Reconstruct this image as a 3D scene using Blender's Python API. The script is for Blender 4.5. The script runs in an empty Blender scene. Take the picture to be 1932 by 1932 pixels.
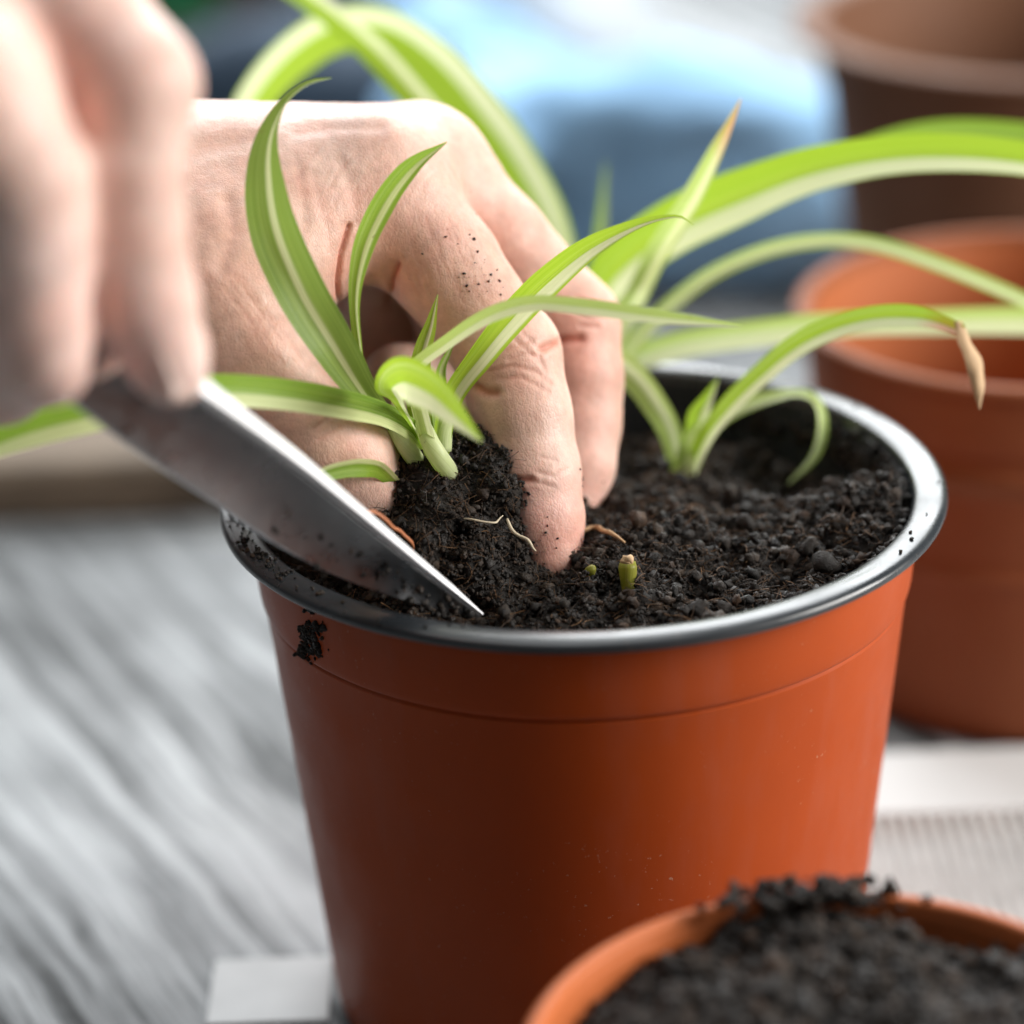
import bpy, math, random
import numpy as np
from mathutils import Vector, Matrix

random.seed(7)
rng = np.random.default_rng(7)
scene = bpy.context.scene
COL = scene.collection
CM = 0.01                                   # all lengths below are written in centimetres

# ------------------------------------------------------------------ camera
FPX, PITCH, ROLL = 5862.0, math.radians(23.5), math.radians(2.0)
R0 = np.array([1, 0, 0.0]); FWD = np.array([0, math.cos(PITCH), -math.sin(PITCH)])
U0 = np.array([0, math.sin(PITCH), math.cos(PITCH)])
RGT = math.cos(ROLL) * R0 - math.sin(ROLL) * U0
UPV = math.sin(ROLL) * R0 + math.cos(ROLL) * U0
POT_C = np.array([0, 0, 11.0])              # centre of the main pot's rim
CAM = POT_C - 60 * (FWD + RGT * (1099 - 966) / FPX + UPV * (966 - 914) / FPX)

cam_d = bpy.data.cameras.new('camera'); cam = bpy.data.objects.new('camera', cam_d); COL.objects.link(cam)
cam_d.sensor_width = 36; cam_d.lens = 36 * FPX / 1932
cam_d.clip_start = 0.02; cam_d.clip_end = 50
mw = Matrix.Identity(4)
for i in range(3):
    mw[i][0] = RGT[i]; mw[i][1] = UPV[i]; mw[i][2] = -FWD[i]; mw[i][3] = CAM[i] * CM
cam.matrix_world = mw
cam_d.dof.use_dof = True; cam_d.dof.focus_distance = 0.570; cam_d.dof.aperture_fstop = 5.4
scene.camera = cam

# ------------------------------------------------------------------ light (soft indoor daylight)
world = bpy.data.worlds.new('World'); scene.world = world; world.use_nodes = True
bg = world.node_tree.nodes['Background']
bg.inputs[0].default_value = (0.86, 0.93, 1.0, 1); bg.inputs[1].default_value = 0.055

def area(name, loc, target, size, power, color):
    l = bpy.data.lights.new(name, 'AREA'); l.shape = 'RECTANGLE'; l.size = size[0] * CM; l.size_y = size[1] * CM
    l.energy = power; l.color = color
    o = bpy.data.objects.new(name, l); COL.objects.link(o)
    o.location = [c * CM for c in loc]
    d = Vector(target) - Vector(loc); o.rotation_euler = d.to_track_quat('-Z', 'Y').to_euler()
    return o
area('window_light', (-5, 135, 92), (0, 0, 8), (150, 95), 56, (0.95, 0.98, 1.0))
area('side_window_light', (118, -16, 56), (0, 0, 8), (64, 74), 31, (1.0, 0.97, 0.93))
area('skylight', (-8, 12, 150), (-4, 4, 10), (90, 80), 7.5, (0.97, 0.99, 1.0))

scene.view_settings.view_transform = 'Standard'; scene.view_settings.look = 'None'
scene.view_settings.exposure = 0.0; scene.view_settings.gamma = 1.0
scene.view_settings.use_curve_mapping = False
scene.render.engine = 'CYCLES'
scene.cycles.use_denoising = True
scene.cycles.max_bounces = 8

# ------------------------------------------------------------------ helpers
def P(x, y, d):
    """a point at depth d (cm) seen in direction (x, y)"""
    return CAM + d * (FWD + RGT * (x - 966) / FPX + UPV * (966 - y) / FPX)
def on_z(x, y, z):
    r = FWD + RGT * (x - 966) / FPX + UPV * (966 - y) / FPX
    return CAM + r * ((z - CAM[2]) / r[2])
def proj(v):
    q = np.atleast_2d(v) - CAM; d = q @ FWD
    return 966 + FPX * (q @ RGT) / d, 966 - FPX * (q @ UPV) / d, d

def make_mesh(name, verts, faces, mats=(), smooth=True, uvs=None, colors=None, mat_idx=None, sharp_angle=None):
    me = bpy.data.meshes.new(name)
    v = np.asarray(verts, dtype=np.float64) * CM
    if isinstance(faces, np.ndarray):
        n = faces.shape[1]
        me.vertices.add(len(v)); me.vertices.foreach_set('co', v.ravel())
        me.loops.add(faces.size); me.loops.foreach_set('vertex_index', faces.ravel().astype(np.int32))
        me.polygons.add(len(faces))
        me.polygons.foreach_set('loop_start', np.arange(0, faces.size, n, dtype=np.int32))
        me.update(calc_edges=True); me.validate()
    else:
        me.from_pydata([tuple(p) for p in v], [], faces); me.update()
    me.polygons.foreach_set('use_smooth', np.full(len(me.polygons), smooth) if not isinstance(smooth, np.ndarray) else smooth)
    for m in mats: me.materials.append(m)
    if mat_idx is not None: me.polygons.foreach_set('material_index', np.asarray(mat_idx, dtype=np.int32))
    if uvs is not None:
        uvl = me.uv_layers.new(name='UVMap')
        vi = np.zeros(len(me.loops), dtype=np.int32); me.loops.foreach_get('vertex_index', vi)
        uvl.data.foreach_set('uv', np.asarray(uvs)[vi].ravel())
    if colors is not None:
        ca = me.color_attributes.new('tone', 'FLOAT_COLOR', 'POINT')
        ca.data.foreach_set('color', np.asarray(colors, dtype=np.float32).ravel())
    if sharp_angle is not None:
        me.set_sharp_from_angle(angle=math.radians(sharp_angle))
    return me

def link(name, me, parent=None, label=None, cat=None, group=None, kind=None):
    o = bpy.data.objects.new(name, me); COL.objects.link(o)
    if parent is not None: o.parent = parent
    if label: o['label'] = label
    if cat: o['category'] = cat
    if group: o['group'] = group
    if kind: o['kind'] = kind
    return o

def at_base(o, base):
    """move a top-level thing's origin to its base, keeping its mesh and children in place"""
    b = Vector(base) * CM
    o.location = b
    if o.type == 'MESH': o.data.transform(Matrix.Translation(-b))
    o['_b'] = 1
    del o['_b']
    return b

def empty(name, base, label, cat, group=None, kind=None):
    o = bpy.data.objects.new(name, None); COL.objects.link(o); o.location = Vector(base) * CM
    o.empty_display_size = 0.02
    o['label'] = label; o['category'] = cat
    if group: o['group'] = group
    if kind: o['kind'] = kind
    return o

def child(name, verts, faces, parent, base, mats, **kw):
    label = kw.pop('label', None); kind = kw.pop('kind', None)
    me = make_mesh(name, np.asarray(verts) - np.asarray(base), faces, mats, **kw)
    return link(name, me, parent, label=label, kind=kind)

def lathe(profile, seg=96, c=(0, 0, 0), wob=None):
    pr = np.asarray(profile, float); n = len(pr)
    a = np.linspace(0, 2 * np.pi, seg, endpoint=False)
    v = np.zeros((seg, n, 3))
    v[:, :, 0] = c[0] + np.cos(a)[:, None] * pr[None, :, 0]
    v[:, :, 1] = c[1] + np.sin(a)[:, None] * pr[None, :, 0]
    v[:, :, 2] = c[2] + pr[None, :, 1]
    i = np.arange(seg)[:, None]; j = np.arange(n - 1)[None, :]
    i2 = (i + 1) % seg
    f = np.stack([i * n + j, i2 * n + j, i2 * n + j + 1, i * n + j + 1], -1).reshape(-1, 4)
    return v.reshape(-1, 3), f

def catmull(pts, n):
    p = np.asarray(pts, float); p = np.vstack([2 * p[0] - p[1], p, 2 * p[-1] - p[-2]])
    m = len(p) - 3; out = []
    # arc-length even sampling over a dense evaluation
    for k in range(m):
        t = np.linspace(0, 1, 24, endpoint=(k == m - 1))[:, None]
        a, b, c_, d = p[k], p[k + 1], p[k + 2], p[k + 3]
        out.append(0.5 * ((2 * b) + (-a + c_) * t + (2 * a - 5 * b + 4 * c_ - d) * t ** 2 + (-a + 3 * b - 3 * c_ + d) * t ** 3))
    o = np.vstack(out); s = np.r_[0, np.cumsum(np.linalg.norm(np.diff(o[:, :3], axis=0), axis=1))]
    q = np.linspace(0, s[-1], n)
    return np.stack([np.interp(q, s, o[:, k]) for k in range(o.shape[1])], 1)

def tube(path, rad, seg=8, cap=True):
    c = np.asarray(path, float); n = len(c); r = np.broadcast_to(np.asarray(rad, float), (n,))
    T = np.gradient(c, axis=0); T /= np.linalg.norm(T, axis=1)[:, None] + 1e-9
    ref = np.array([0.3, 0.5, 0.81]); v = []
    for i in range(n):
        a = np.cross(T[i], ref); a /= np.linalg.norm(a) + 1e-9; b = np.cross(T[i], a)
        for k in range(seg):
            w = 2 * np.pi * k / seg
            v.append(c[i] + r[i] * (a * math.cos(w) + b * math.sin(w)))
    f = []
    for i in range(n - 1):
        for k in range(seg):
            k2 = (k + 1) % seg
            f.append([i * seg + k, i * seg + k2, (i + 1) * seg + k2, (i + 1) * seg + k])
    if cap:
        f.append(list(range(seg))[::-1]); f.append([(n - 1) * seg + k for k in range(seg)])
    return np.array(v), f

# value noise on points (for shaping geometry)
_perm = rng.permutation(4096).astype(np.int64); _val = rng.random(4096) * 2 - 1
def vnoise(p, scale=1.0, seed=0):
    q = np.asarray(p, float) * scale + seed * 17.31
    i = np.floor(q).astype(np.int64); fr = q - i; fr = fr * fr * (3 - 2 * fr)
    out = np.zeros(len(q))
    for dx in (0, 1):
        for dy in (0, 1):
            for dz in (0, 1):
                h = _perm[(i[:, 0] + dx) & 4095]; h = _perm[(h + i[:, 1] + dy) & 4095]; h = _perm[(h + i[:, 2] + dz) & 4095]
                w = (fr[:, 0] if dx else 1 - fr[:, 0]) * (fr[:, 1] if dy else 1 - fr[:, 1]) * (fr[:, 2] if dz else 1 - fr[:, 2])
                out += w * _val[h]
    return out
def fbm(p, scale=1.0, seed=0, oct=4):
    o = 0; a = 1.0
    for k in range(oct):
        o = o + a * vnoise(p, scale * 2 ** k, seed + k); a *= 0.5
    return o

# signed distance modelling + surface nets, for hands and cloth
def seg_sdf(X, a, b, ra, rb):
    a = np.asarray(a, np.float32); b = np.asarray(b, np.float32); ab = b - a
    t = np.clip(((X - a) @ ab) / float(ab @ ab + 1e-9), 0, 1)
    return np.linalg.norm(X - a - t[..., None] * ab, axis=-1) - (ra + (rb - ra) * t)
def smin(a, b, k):
    h = np.clip(k - np.abs(a - b), 0, None) / k
    return np.minimum(a, b) - h * h * k * 0.25
def chain_sdf(X, pts, radii, k=0.25):
    d = None
    for i in range(len(pts) - 1):
        s = seg_sdf(X, pts[i], pts[i + 1], radii[i], radii[i + 1])
        d = s if d is None else smin(d, s, k)
    return d
def grid(lo, hi, h):
    ax = [np.arange(lo[i], hi[i] + h, h, dtype=np.float32) for i in range(3)]
    return np.stack(np.meshgrid(*ax, indexing='ij'), -1), np.array([a[0] for a in ax])
def surface_nets(F, org, h):
    s = F < 0; n = np.array(F.shape) - 1
    co = [(i, j, k) for i in (0, 1) for j in (0, 1) for k in (0, 1)]
    sl = lambda A, c: A[c[0]:c[0] + n[0], c[1]:c[1] + n[1], c[2]:c[2] + n[2]]
    cnt = sum(sl(s, c).astype(np.int8) for c in co)
    idx = np.argwhere((cnt > 0) & (cnt < 8))
    acc = np.zeros((len(idx), 3)); num = np.zeros(len(idx))
    g = lambda c: F[idx[:, 0] + c[0], idx[:, 1] + c[1], idx[:, 2] + c[2]]
    for a in co:
        for ax in range(3):
            if a[ax] == 1: continue
            b = list(a); b[ax] = 1
            fa, fb = g(a), g(b); m = (fa < 0) != (fb < 0)
            t = np.where(m, fa / np.where(m, fa - fb, 1), 0)
            p = np.tile(np.array(a, float), (len(idx), 1)); p[:, ax] += t
            acc += p * m[:, None]; num += m
    verts = org + h * (idx + acc / num[:, None])
    vid = -np.ones(tuple(n), dtype=np.int64); vid[tuple(idx.T)] = np.arange(len(idx))
    quads = []
    for ax in range(3):
        o1, o2 = (ax + 1) % 3, (ax + 2) % 3
        lo = [slice(0, None)] * 3; hi = [slice(0, None)] * 3
        lo[ax] = slice(0, -1); hi[ax] = slice(1, None)
        e = np.argwhere(s[tuple(lo)] != s[tuple(hi)])
        ok = (e[:, o1] > 0) & (e[:, o2] > 0) & (e[:, o1] < n[o1]) & (e[:, o2] < n[o2]); e = e[ok]
        d1 = np.zeros(3, int); d1[o1] = 1; d2 = np.zeros(3, int); d2[o2] = 1
        q = np.stack([vid[tuple((e - d1 - d2).T)], vid[tuple((e - d2).T)], vid[tuple(e.T)], vid[tuple((e - d1).T)]], 1)
        fl = ~s[e[:, 0], e[:, 1], e[:, 2]]
        q[fl] = q[fl][:, ::-1]
        quads.append(q)
    q = np.vstack(quads); q = q[(q >= 0).all(1)]
    return verts, q
def vnormals(v, q):
    nn = np.cross(v[q[:, 2]] - v[q[:, 0]], v[q[:, 3]] - v[q[:, 1]])
    out = np.zeros_like(v)
    for k in range(4): np.add.at(out, q[:, k], nn)
    return out / (np.linalg.norm(out, axis=1)[:, None] + 1e-12)
def poly_dist(x, y, pl):
    d = np.full(len(x), 1e9)
    for (x0, y0), (x1, y1) in zip(pl[:-1], pl[1:]):
        ux, uy = x1 - x0, y1 - y0; t = np.clip(((x - x0) * ux + (y - y0) * uy) / (ux * ux + uy * uy), 0, 1)
        d = np.minimum(d, np.hypot(x - x0 - t * ux, y - y0 - t * uy))
    return d

# ------------------------------------------------------------------ materials
def nt(name):
    m = bpy.data.materials.new(name); m.use_nodes = True
    t = m.node_tree; return m, t, t.nodes['Principled BSDF']
def N(t, typ, **kw):
    n = t.nodes.new(typ)
    for k, v in kw.items(): setattr(n, k, v)
    return n
def L(t, a, b): t.links.new(a, b)
def noise(t, vec, scale, detail=4, rough=0.55):
    n = N(t, 'ShaderNodeTexNoise'); n.inputs['Scale'].default_value = scale; n.inputs['Detail'].default_value = detail
    n.inputs['Roughness'].default_value = rough
    if vec is not None: L(t, vec, n.inputs['Vector'])
    return n.outputs['Fac']
def ramp(t, fac, stops):
    r = N(t, 'ShaderNodeValToRGB'); e = r.color_ramp.elements
    while len(e) < len(stops): e.new(0.5)
    for el, (p, c) in zip(e, stops):
        el.position = p; el.color = (*c, 1) if len(c) == 3 else c
    L(t, fac, r.inputs[0]); return r.outputs[0]
def gray(v): return (v, v, v)
def mixc(t, fac, a, b, mode='MIX'):
    m = N(t, 'ShaderNodeMix', data_type='RGBA', blend_type=mode)
    for s, v in ((0, fac), (6, a), (7, b)):
        if hasattr(v, 'is_linked'): L(t, v, m.inputs[s])
        else: m.inputs[s].default_value = v if s == 0 else (*v, 1)
    return m.outputs[2]
def bump(t, h, strength, dist, prev=None):
    b = N(t, 'ShaderNodeBump'); b.inputs['Strength'].default_value = strength; b.inputs['Distance'].default_value = dist
    L(t, h, b.inputs['Height'])
    if prev is not None: L(t, prev, b.inputs['Normal'])
    return b.outputs['Normal']
def objco(t): return N(t, 'ShaderNodeTexCoord').outputs['Object']
def mapping(t, vec, scale=(1, 1, 1), rot=(0, 0, 0)):
    m = N(t, 'ShaderNodeMapping'); m.inputs['Scale'].default_value = scale; m.inputs['Rotation'].default_value = rot
    L(t, vec, m.inputs['Vector']); return m.outputs['Vector']

def mat_plastic(name, base, dark, rough, dust=0.5, spec=0.25):
    m, t, b = nt(name); co = objco(t)
    c = mixc(t, ramp(t, noise(t, co, 14, 5), [(0.3, gray(0)), (0.75, gray(1))]), base, dark)
    # dry splash marks and fine dust clinging to the plastic
    sp = ramp(t, noise(t, co, 900, 3, 0.6), [(0.66, gray(0)), (0.72, gray(1))])
    pat = ramp(t, noise(t, co, 30, 3), [(0.45, gray(0)), (0.7, gray(1))])
    mm = N(t, 'ShaderNodeMath', operation='MULTIPLY'); L(t, sp, mm.inputs[0]); L(t, pat, mm.inputs[1])
    m2 = N(t, 'ShaderNodeMath', operation='MULTIPLY'); L(t, mm.outputs[0], m2.inputs[0]); m2.inputs[1].default_value = dust
    c = mixc(t, m2.outputs[0], c, (0.5, 0.33, 0.22))
    sm = ramp(t, noise(t, mapping(t, co, (1, 1, 0.22)), 38, 5, 0.65), [(0.52, gray(0)), (0.78, gray(0.22 * dust))])
    c = mixc(t, sm, c, tuple(0.5 * x + 0.16 for x in base))
    L(t, c, b.inputs['Base Color'])
    r = ramp(t, noise(t, co, 60, 5), [(0.3, gray(rough - 0.07)), (0.7, gray(rough + 0.1))])
    L(t, r, b.inputs['Roughness'])
    L(t, bump(t, noise(t, mapping(t, co, (1, 1, 0.25)), 260, 4), 0.05, 0.0006), b.inputs['Normal'])
    b.inputs['Specular IOR Level'].default_value = spec
    return m
M_POT = mat_plastic('terracotta_plastic', (0.40, 0.064, 0.008), (0.31, 0.046, 0.006), 0.44, 0.8, 0.16)
M_POT_OLD = mat_plastic('brown_plastic', (0.25, 0.078, 0.029), (0.19, 0.058, 0.021), 0.7)
M_POT_DARK = mat_plastic('dark_brown_plastic', (0.17, 0.078, 0.042), (0.13, 0.06, 0.033), 0.68)
M_POT_FG = mat_plastic('light_terracotta_plastic', (0.55, 0.15, 0.045), (0.47, 0.12, 0.035), 0.45)
M_POT_IN = mat_plastic('faded_orange_plastic', (0.40, 0.125, 0.045), (0.34, 0.10, 0.035), 0.6)
M_RIM = mat_plastic('black_plastic', (0.020, 0.024, 0.028), (0.032, 0.036, 0.04), 0.29, 0.35, 0.6)

def mat_soil(name, lo, hi, spec=0.4):
    m, t, b = nt(name); co = objco(t)
    tone = N(t, 'ShaderNodeVertexColor'); tone.layer_name = 'tone'
    n1 = noise(t, co, 420, 5, 0.7)
    c = ramp(t, n1, [(0.25, lo), (0.55, tuple(0.5 * (x + y) for x, y in zip(lo, hi))), (0.8, hi)])
    c = mixc(t, 1.0, c, tone.outputs['Color'], 'MULTIPLY')
    L(t, c, b.inputs['Base Color'])
    L(t, ramp(t, noise(t, co, 300, 2), [(0.35, gray(0.35)), (0.6, gray(0.85))]), b.inputs['Roughness'])
    b.inputs['Specular IOR Level'].default_value = spec
    L(t, bump(t, noise(t, co, 1500, 4, 0.7), 0.8, 0.0006), b.inputs['Normal'])
    return m
M_SOIL = mat_soil('moist_potting_soil', (0.0032, 0.0022, 0.0015), (0.025, 0.0150, 0.0080))

def mat_plain(name, col, rough=0.5, metal=0.0, var=0.15, scale=80, bstr=0.2):
    m, t, b = nt(name); co = objco(t)
    n = noise(t, co, scale, 4)
    L(t, mixc(t, n, tuple(c * (1 - var) for c in col), tuple(min(1, c * (1 + var)) for c in col)), b.inputs['Base Color'])
    b.inputs['Roughness'].default_value = rough; b.inputs['Metallic'].default_value = metal
    L(t, bump(t, noise(t, co, scale * 4, 4), bstr, 0.0005), b.inputs['Normal'])
    return m
M_FIBRE = mat_plain('root_fibre', (0.42, 0.25, 0.12), 0.6, scale=600)
M_FIBRE_PALE = mat_plain('pale_root_fibre', (0.5, 0.42, 0.3), 0.6, scale=600)
M_FIBRE_RED = mat_plain('reddish_root_fibre', (0.45, 0.16, 0.07), 0.55, scale=600)

def mat_leaf(name, green, green2, cream, trans=0.45, stripe=(0.40, 0.60)):
    m, t, b = nt(name)
    uv = N(t, 'ShaderNodeUVMap'); uv.uv_map = 'UVMap'
    sep = N(t, 'ShaderNodeSeparateXYZ'); L(t, uv.outputs[0], sep.inputs[0])
    # fine lengthwise streaks
    st = noise(t, mapping(t, uv.outputs[0], (34, 0.9, 1)), 1.0, 4, 0.6)
    wob = N(t, 'ShaderNodeMath', operation='MULTIPLY_ADD'); L(t, st, wob.inputs[0]); wob.inputs[1].default_value = 0.17
    L(t, sep.outputs[0], wob.inputs[2])
    sub = N(t, 'ShaderNodeMath', operation='SUBTRACT'); L(t, wob.outputs[0], sub.inputs[0]); sub.inputs[1].default_value = 0.085
    a, z = stripe
    g = mixc(t, ramp(t, st, [(0.3, gray(0)), (0.7, gray(1))]), green, green2)
    k = ramp(t, sub.outputs[0], [(a - 0.035, gray(0)), (a + 0.01, gray(0.92)), (0.5 * (a + z) - 0.01, gray(0.8)), (0.5 * (a + z) + 0.015, gray(1)), (z - 0.01, gray(0.92)), (z + 0.035, gray(0))])
    cs = mixc(t, ramp(t, noise(t, mapping(t, uv.outputs[0], (80, 0.7, 1)), 1.0, 3, 0.6), [(0.42, gray(0)), (0.62, gray(0.5))]), cream, tuple(0.5 * (p_ + q_) for p_, q_ in zip(cream, green2)))
    g = mixc(t, ramp(t, noise(t, mapping(t, uv.outputs[0], (60, 0.45, 1)), 1.0, 2, 0.5), [(0.58, gray(0)), (0.66, gray(0.55))]), g, tuple(0.45 * p_ + 0.55 * q_ for p_, q_ in zip(cream, green2)))
    c = mixc(t, k, g, cs)
    # small natural blemishes
    bl = ramp(t, noise(t, objco(t), 420, 3), [(0.72, gray(0)), (0.78, gray(0.45))])
    c = mixc(t, bl, c, (0.20, 0.16, 0.05))
    tip = N(t, 'ShaderNodeVertexColor'); tip.layer_name = 'tone'
    c = mixc(t, 1.0, c, tip.outputs['Color'], 'MULTIPLY')
    L(t, c, b.inputs['Base Color']); b.inputs['Roughness'].default_value = 0.34
    b.inputs['Specular IOR Level'].default_value = 0.4
    nb = bump(t, st, 0.35, 0.0006); L(t, nb, b.inputs['Normal'])
    tr = N(t, 'ShaderNodeBsdfTranslucent'); L(t, c, tr.inputs['Color']); L(t, nb, tr.inputs['Normal'])
    mx = N(t, 'ShaderNodeMixShader'); mx.inputs[0].default_value = trans
    L(t, b.outputs[0], mx.inputs[1]); L(t, tr.outputs[0], mx.inputs[2])
    L(t, mx.outputs[0], t.nodes['Material Output'].inputs['Surface'])
    return m
M_LEAF = mat_leaf('leaf_green_cream_stripe', (0.17, 0.32, 0.022), (0.32, 0.48, 0.06), (0.72, 0.78, 0.40))
M_LEAF_BRIGHT = mat_leaf('leaf_lime_cream_stripe', (0.30, 0.50, 0.02), (0.47, 0.64, 0.06), (0.88, 0.91, 0.62), 0.52)
M_LEAF_PALE = mat_leaf('leaf_pale_green', (0.38, 0.52, 0.10), (0.52, 0.64, 0.2), (0.82, 0.87, 0.54), 0.5)
M_LEAF_DEEP = mat_leaf('leaf_deep_green_thin_stripe', (0.11, 0.21, 0.025), (0.29, 0.41, 0.08), (0.64, 0.72, 0.40), 0.4, (0.44, 0.56))
M_DRY = mat_plain('dry_leaf_tip', (0.50, 0.33, 0.18), 0.7, scale=300)

def mat_skin(name, bumpk=1.0, pale=1.0):
    m, t, b = nt(name); co = objco(t)
    tone = N(t, 'ShaderNodeVertexColor'); tone.layer_name = 'tone'
    pk = lambda *c: tuple(min(0.92, x * pale ** e) for e, x in zip((1.0, 1.4, 1.7), c))
    base = ramp(t, noise(t, co, 55, 4), [(0.3, pk(0.58, 0.365, 0.285)), (0.5, pk(0.66, 0.44, 0.355)), (0.7, pk(0.72, 0.52, 0.44))])
    mot = ramp(t, noise(t, co, 350, 4, 0.65), [(0.35, gray(0.88)), (0.65, gray(1.05))])
    base = mixc(t, ramp(t, noise(t, co, 90, 4, 0.6), [(0.45, gray(0)), (0.75, gray(0.4))]), base, (0.66, 0.34, 0.28))
    c = mixc(t, 1.0, base, mot, 'MULTIPLY'); c = mixc(t, 1.0, c, tone.outputs['Color'], 'MULTIPLY')
    L(t, c, b.inputs['Base Color'])
    b.inputs['Subsurface Weight'].default_value = 0.35; b.inputs['Subsurface Radius'].default_value = (1.0, 0.35, 0.2)
    b.inputs['Subsurface Scale'].default_value = 0.003
    b.inputs['Specular IOR Level'].default_value = 0.45
    L(t, ramp(t, noise(t, co, 250, 4), [(0.3, gray(0.40)), (0.7, gray(0.58))]), b.inputs['Roughness'])
    v = N(t, 'ShaderNodeTexVoronoi', feature='DISTANCE_TO_EDGE'); v.inputs['Scale'].default_value = 1500
    L(t, mapping(t, co, (1, 1, 0.55), (0.3, 0.6, 0.2)), v.inputs['Vector'])
    vh = ramp(t, v.outputs['Distance'], [(0.0, gray(0)), (0.18, gray(1))])
    n1 = bump(t, vh, 0.17 * bumpk, 0.0003)
    w = noise(t, mapping(t, co, (1.0, 1.0, 0.2), (0.5, -0.7, 0.3)), 900, 5, 0.65)
    n2 = bump(t, w, 0.21 * bumpk, 0.0006, n1)
    L(t, n2, b.inputs['Normal'])
    return m
M_SKIN = mat_skin('skin'); M_SKIN_LIT = mat_skin('skin_lit', 0.6, 1.20)  # front hand's skin is lifted in colour to paint in the light on it
M_NAIL = mat_plain('finger_nail', (0.78, 0.6, 0.53), 0.28, var=0.06, scale=100, bstr=0.05)

def mat_metal(name, lo, hi, metal=1.0, dr=0.0):
    m, t, b = nt(name); co = objco(t)
    b.inputs['Metallic'].default_value = metal
    n = noise(t, mapping(t, co, (1, 1, 1)), 60, 5)
    L(t, ramp(t, n, [(0.3, (lo, lo, lo * 1.02)), (0.7, (hi, hi, hi * 1.02))]), b.inputs['Base Color'])
    L(t, ramp(t, noise(t, co, 200, 4), [(0.3, gray(0.24 + dr)), (0.7, gray(0.38 + dr))]), b.inputs['Roughness'])
    L(t, bump(t, noise(t, co, 500, 3), 0.08, 0.0004), b.inputs['Normal'])
    return m
M_STEEL = mat_metal('brushed_steel', 0.30, 0.42)
M_EDGE = mat_metal('highlight_steel', 0.80, 0.92, 0.25, 0.2)  # paler and barely metallic: the edge's highlight is put into the colour

def mat_wood(name, c_dark, c_mid, c_light, ang, stretch=0.045, scale=150, rough=0.5, bs=0.8):
    m, t, b = nt(name); co = objco(t)
    v = mapping(t, co, (1, 1, 1), (0, 0, -ang))
    nw = N(t, 'ShaderNodeTexNoise'); nw.inputs['Scale'].default_value = 22; nw.inputs['Detail'].default_value = 2; L(t, v, nw.inputs['Vector'])
    wm = N(t, 'ShaderNodeVectorMath', operation='MULTIPLY_ADD'); L(t, nw.outputs['Color'], wm.inputs[0]); wm.inputs[1].default_value = (0.018, 0.007, 0); L(t, v, wm.inputs[2])
    v2 = mapping(t, wm.outputs[0], (stretch, 1, 1))
    g = noise(t, v2, scale, 6, 0.65); g2 = noise(t, v2, scale * 3.2, 4, 0.6); blot = noise(t, co, 13, 5, 0.6)
    c = ramp(t, g, [(0.36, c_dark), (0.47, c_mid), (0.60, c_light)])
    f = ramp(t, g2, [(0.35, gray(0.72)), (0.6, gray(1.05))])
    c = mixc(t, 1.0, c, f, 'MULTIPLY')
    c = mixc(t, ramp(t, blot, [(0.42, gray(0)), (0.68, gray(0.6))]), c, c_light)
    c = mixc(t, 1.0, c, ramp(t, noise(t, co, 8, 4, 0.6), [(0.36, gray(0.5)), (0.62, gray(1.05))]), 'MULTIPLY')
    L(t, c, b.inputs['Base Color'])
    L(t, ramp(t, g, [(0.3, gray(rough + 0.2)), (0.65, gray(rough))]), b.inputs['Roughness'])
    L(t, bump(t, g, bs, 0.002), b.inputs['Normal'])
    return m
G_ANG = math.atan2(-0.894, 0.447)
M_WOOD = mat_wood('weathered_white_wood', (0.02, 0.022, 0.022), (0.14, 0.15, 0.155), (0.43, 0.45, 0.46), G_ANG, rough=0.66)
M_BATTEN = mat_wood('brown_grey_wood', (0.06, 0.042, 0.026), (0.16, 0.115, 0.075), (0.22, 0.165, 0.115), 0.0, rough=0.75)
M_OFFCUT = mat_plain('pale_board', (0.44, 0.45, 0.45), 0.7, var=0.2, scale=60)
M_MAT = mat_plain('ribbed_mat_grey', (0.46, 0.47, 0.46), 0.7, var=0.25, scale=160, bstr=0.3)
M_HEM = mat_plain('pale_hem', (0.60, 0.62, 0.62), 0.6, var=0.08, scale=50)
M_DENIM = mat_plain('blue_denim', (0.25, 0.45, 0.70), 0.9, var=0.5, scale=14, bstr=0.5)
M_DENIM_SHADE = mat_plain('shaded_denim', (0.025, 0.05, 0.085), 0.85, var=0.3, scale=25, bstr=0.5)  # near-black copy of the denim, shade on the second leg painted in
M_SHIRT = mat_plain('pale_cotton', (0.42, 0.46, 0.50), 0.8, var=0.08, scale=20, bstr=0.4)
M_GREEN = mat_plain('green_enamel', (0.015, 0.17, 0.06), 0.4, var=0.2, scale=20)
M_CLAYBROWN = mat_plain('brown_clay', (0.22, 0.15, 0.09), 0.7, var=0.2, scale=30)
M_HANDLE = mat_plain('varnished_wood_handle', (0.16, 0.05, 0.02), 0.4, var=0.3, scale=90)

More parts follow.
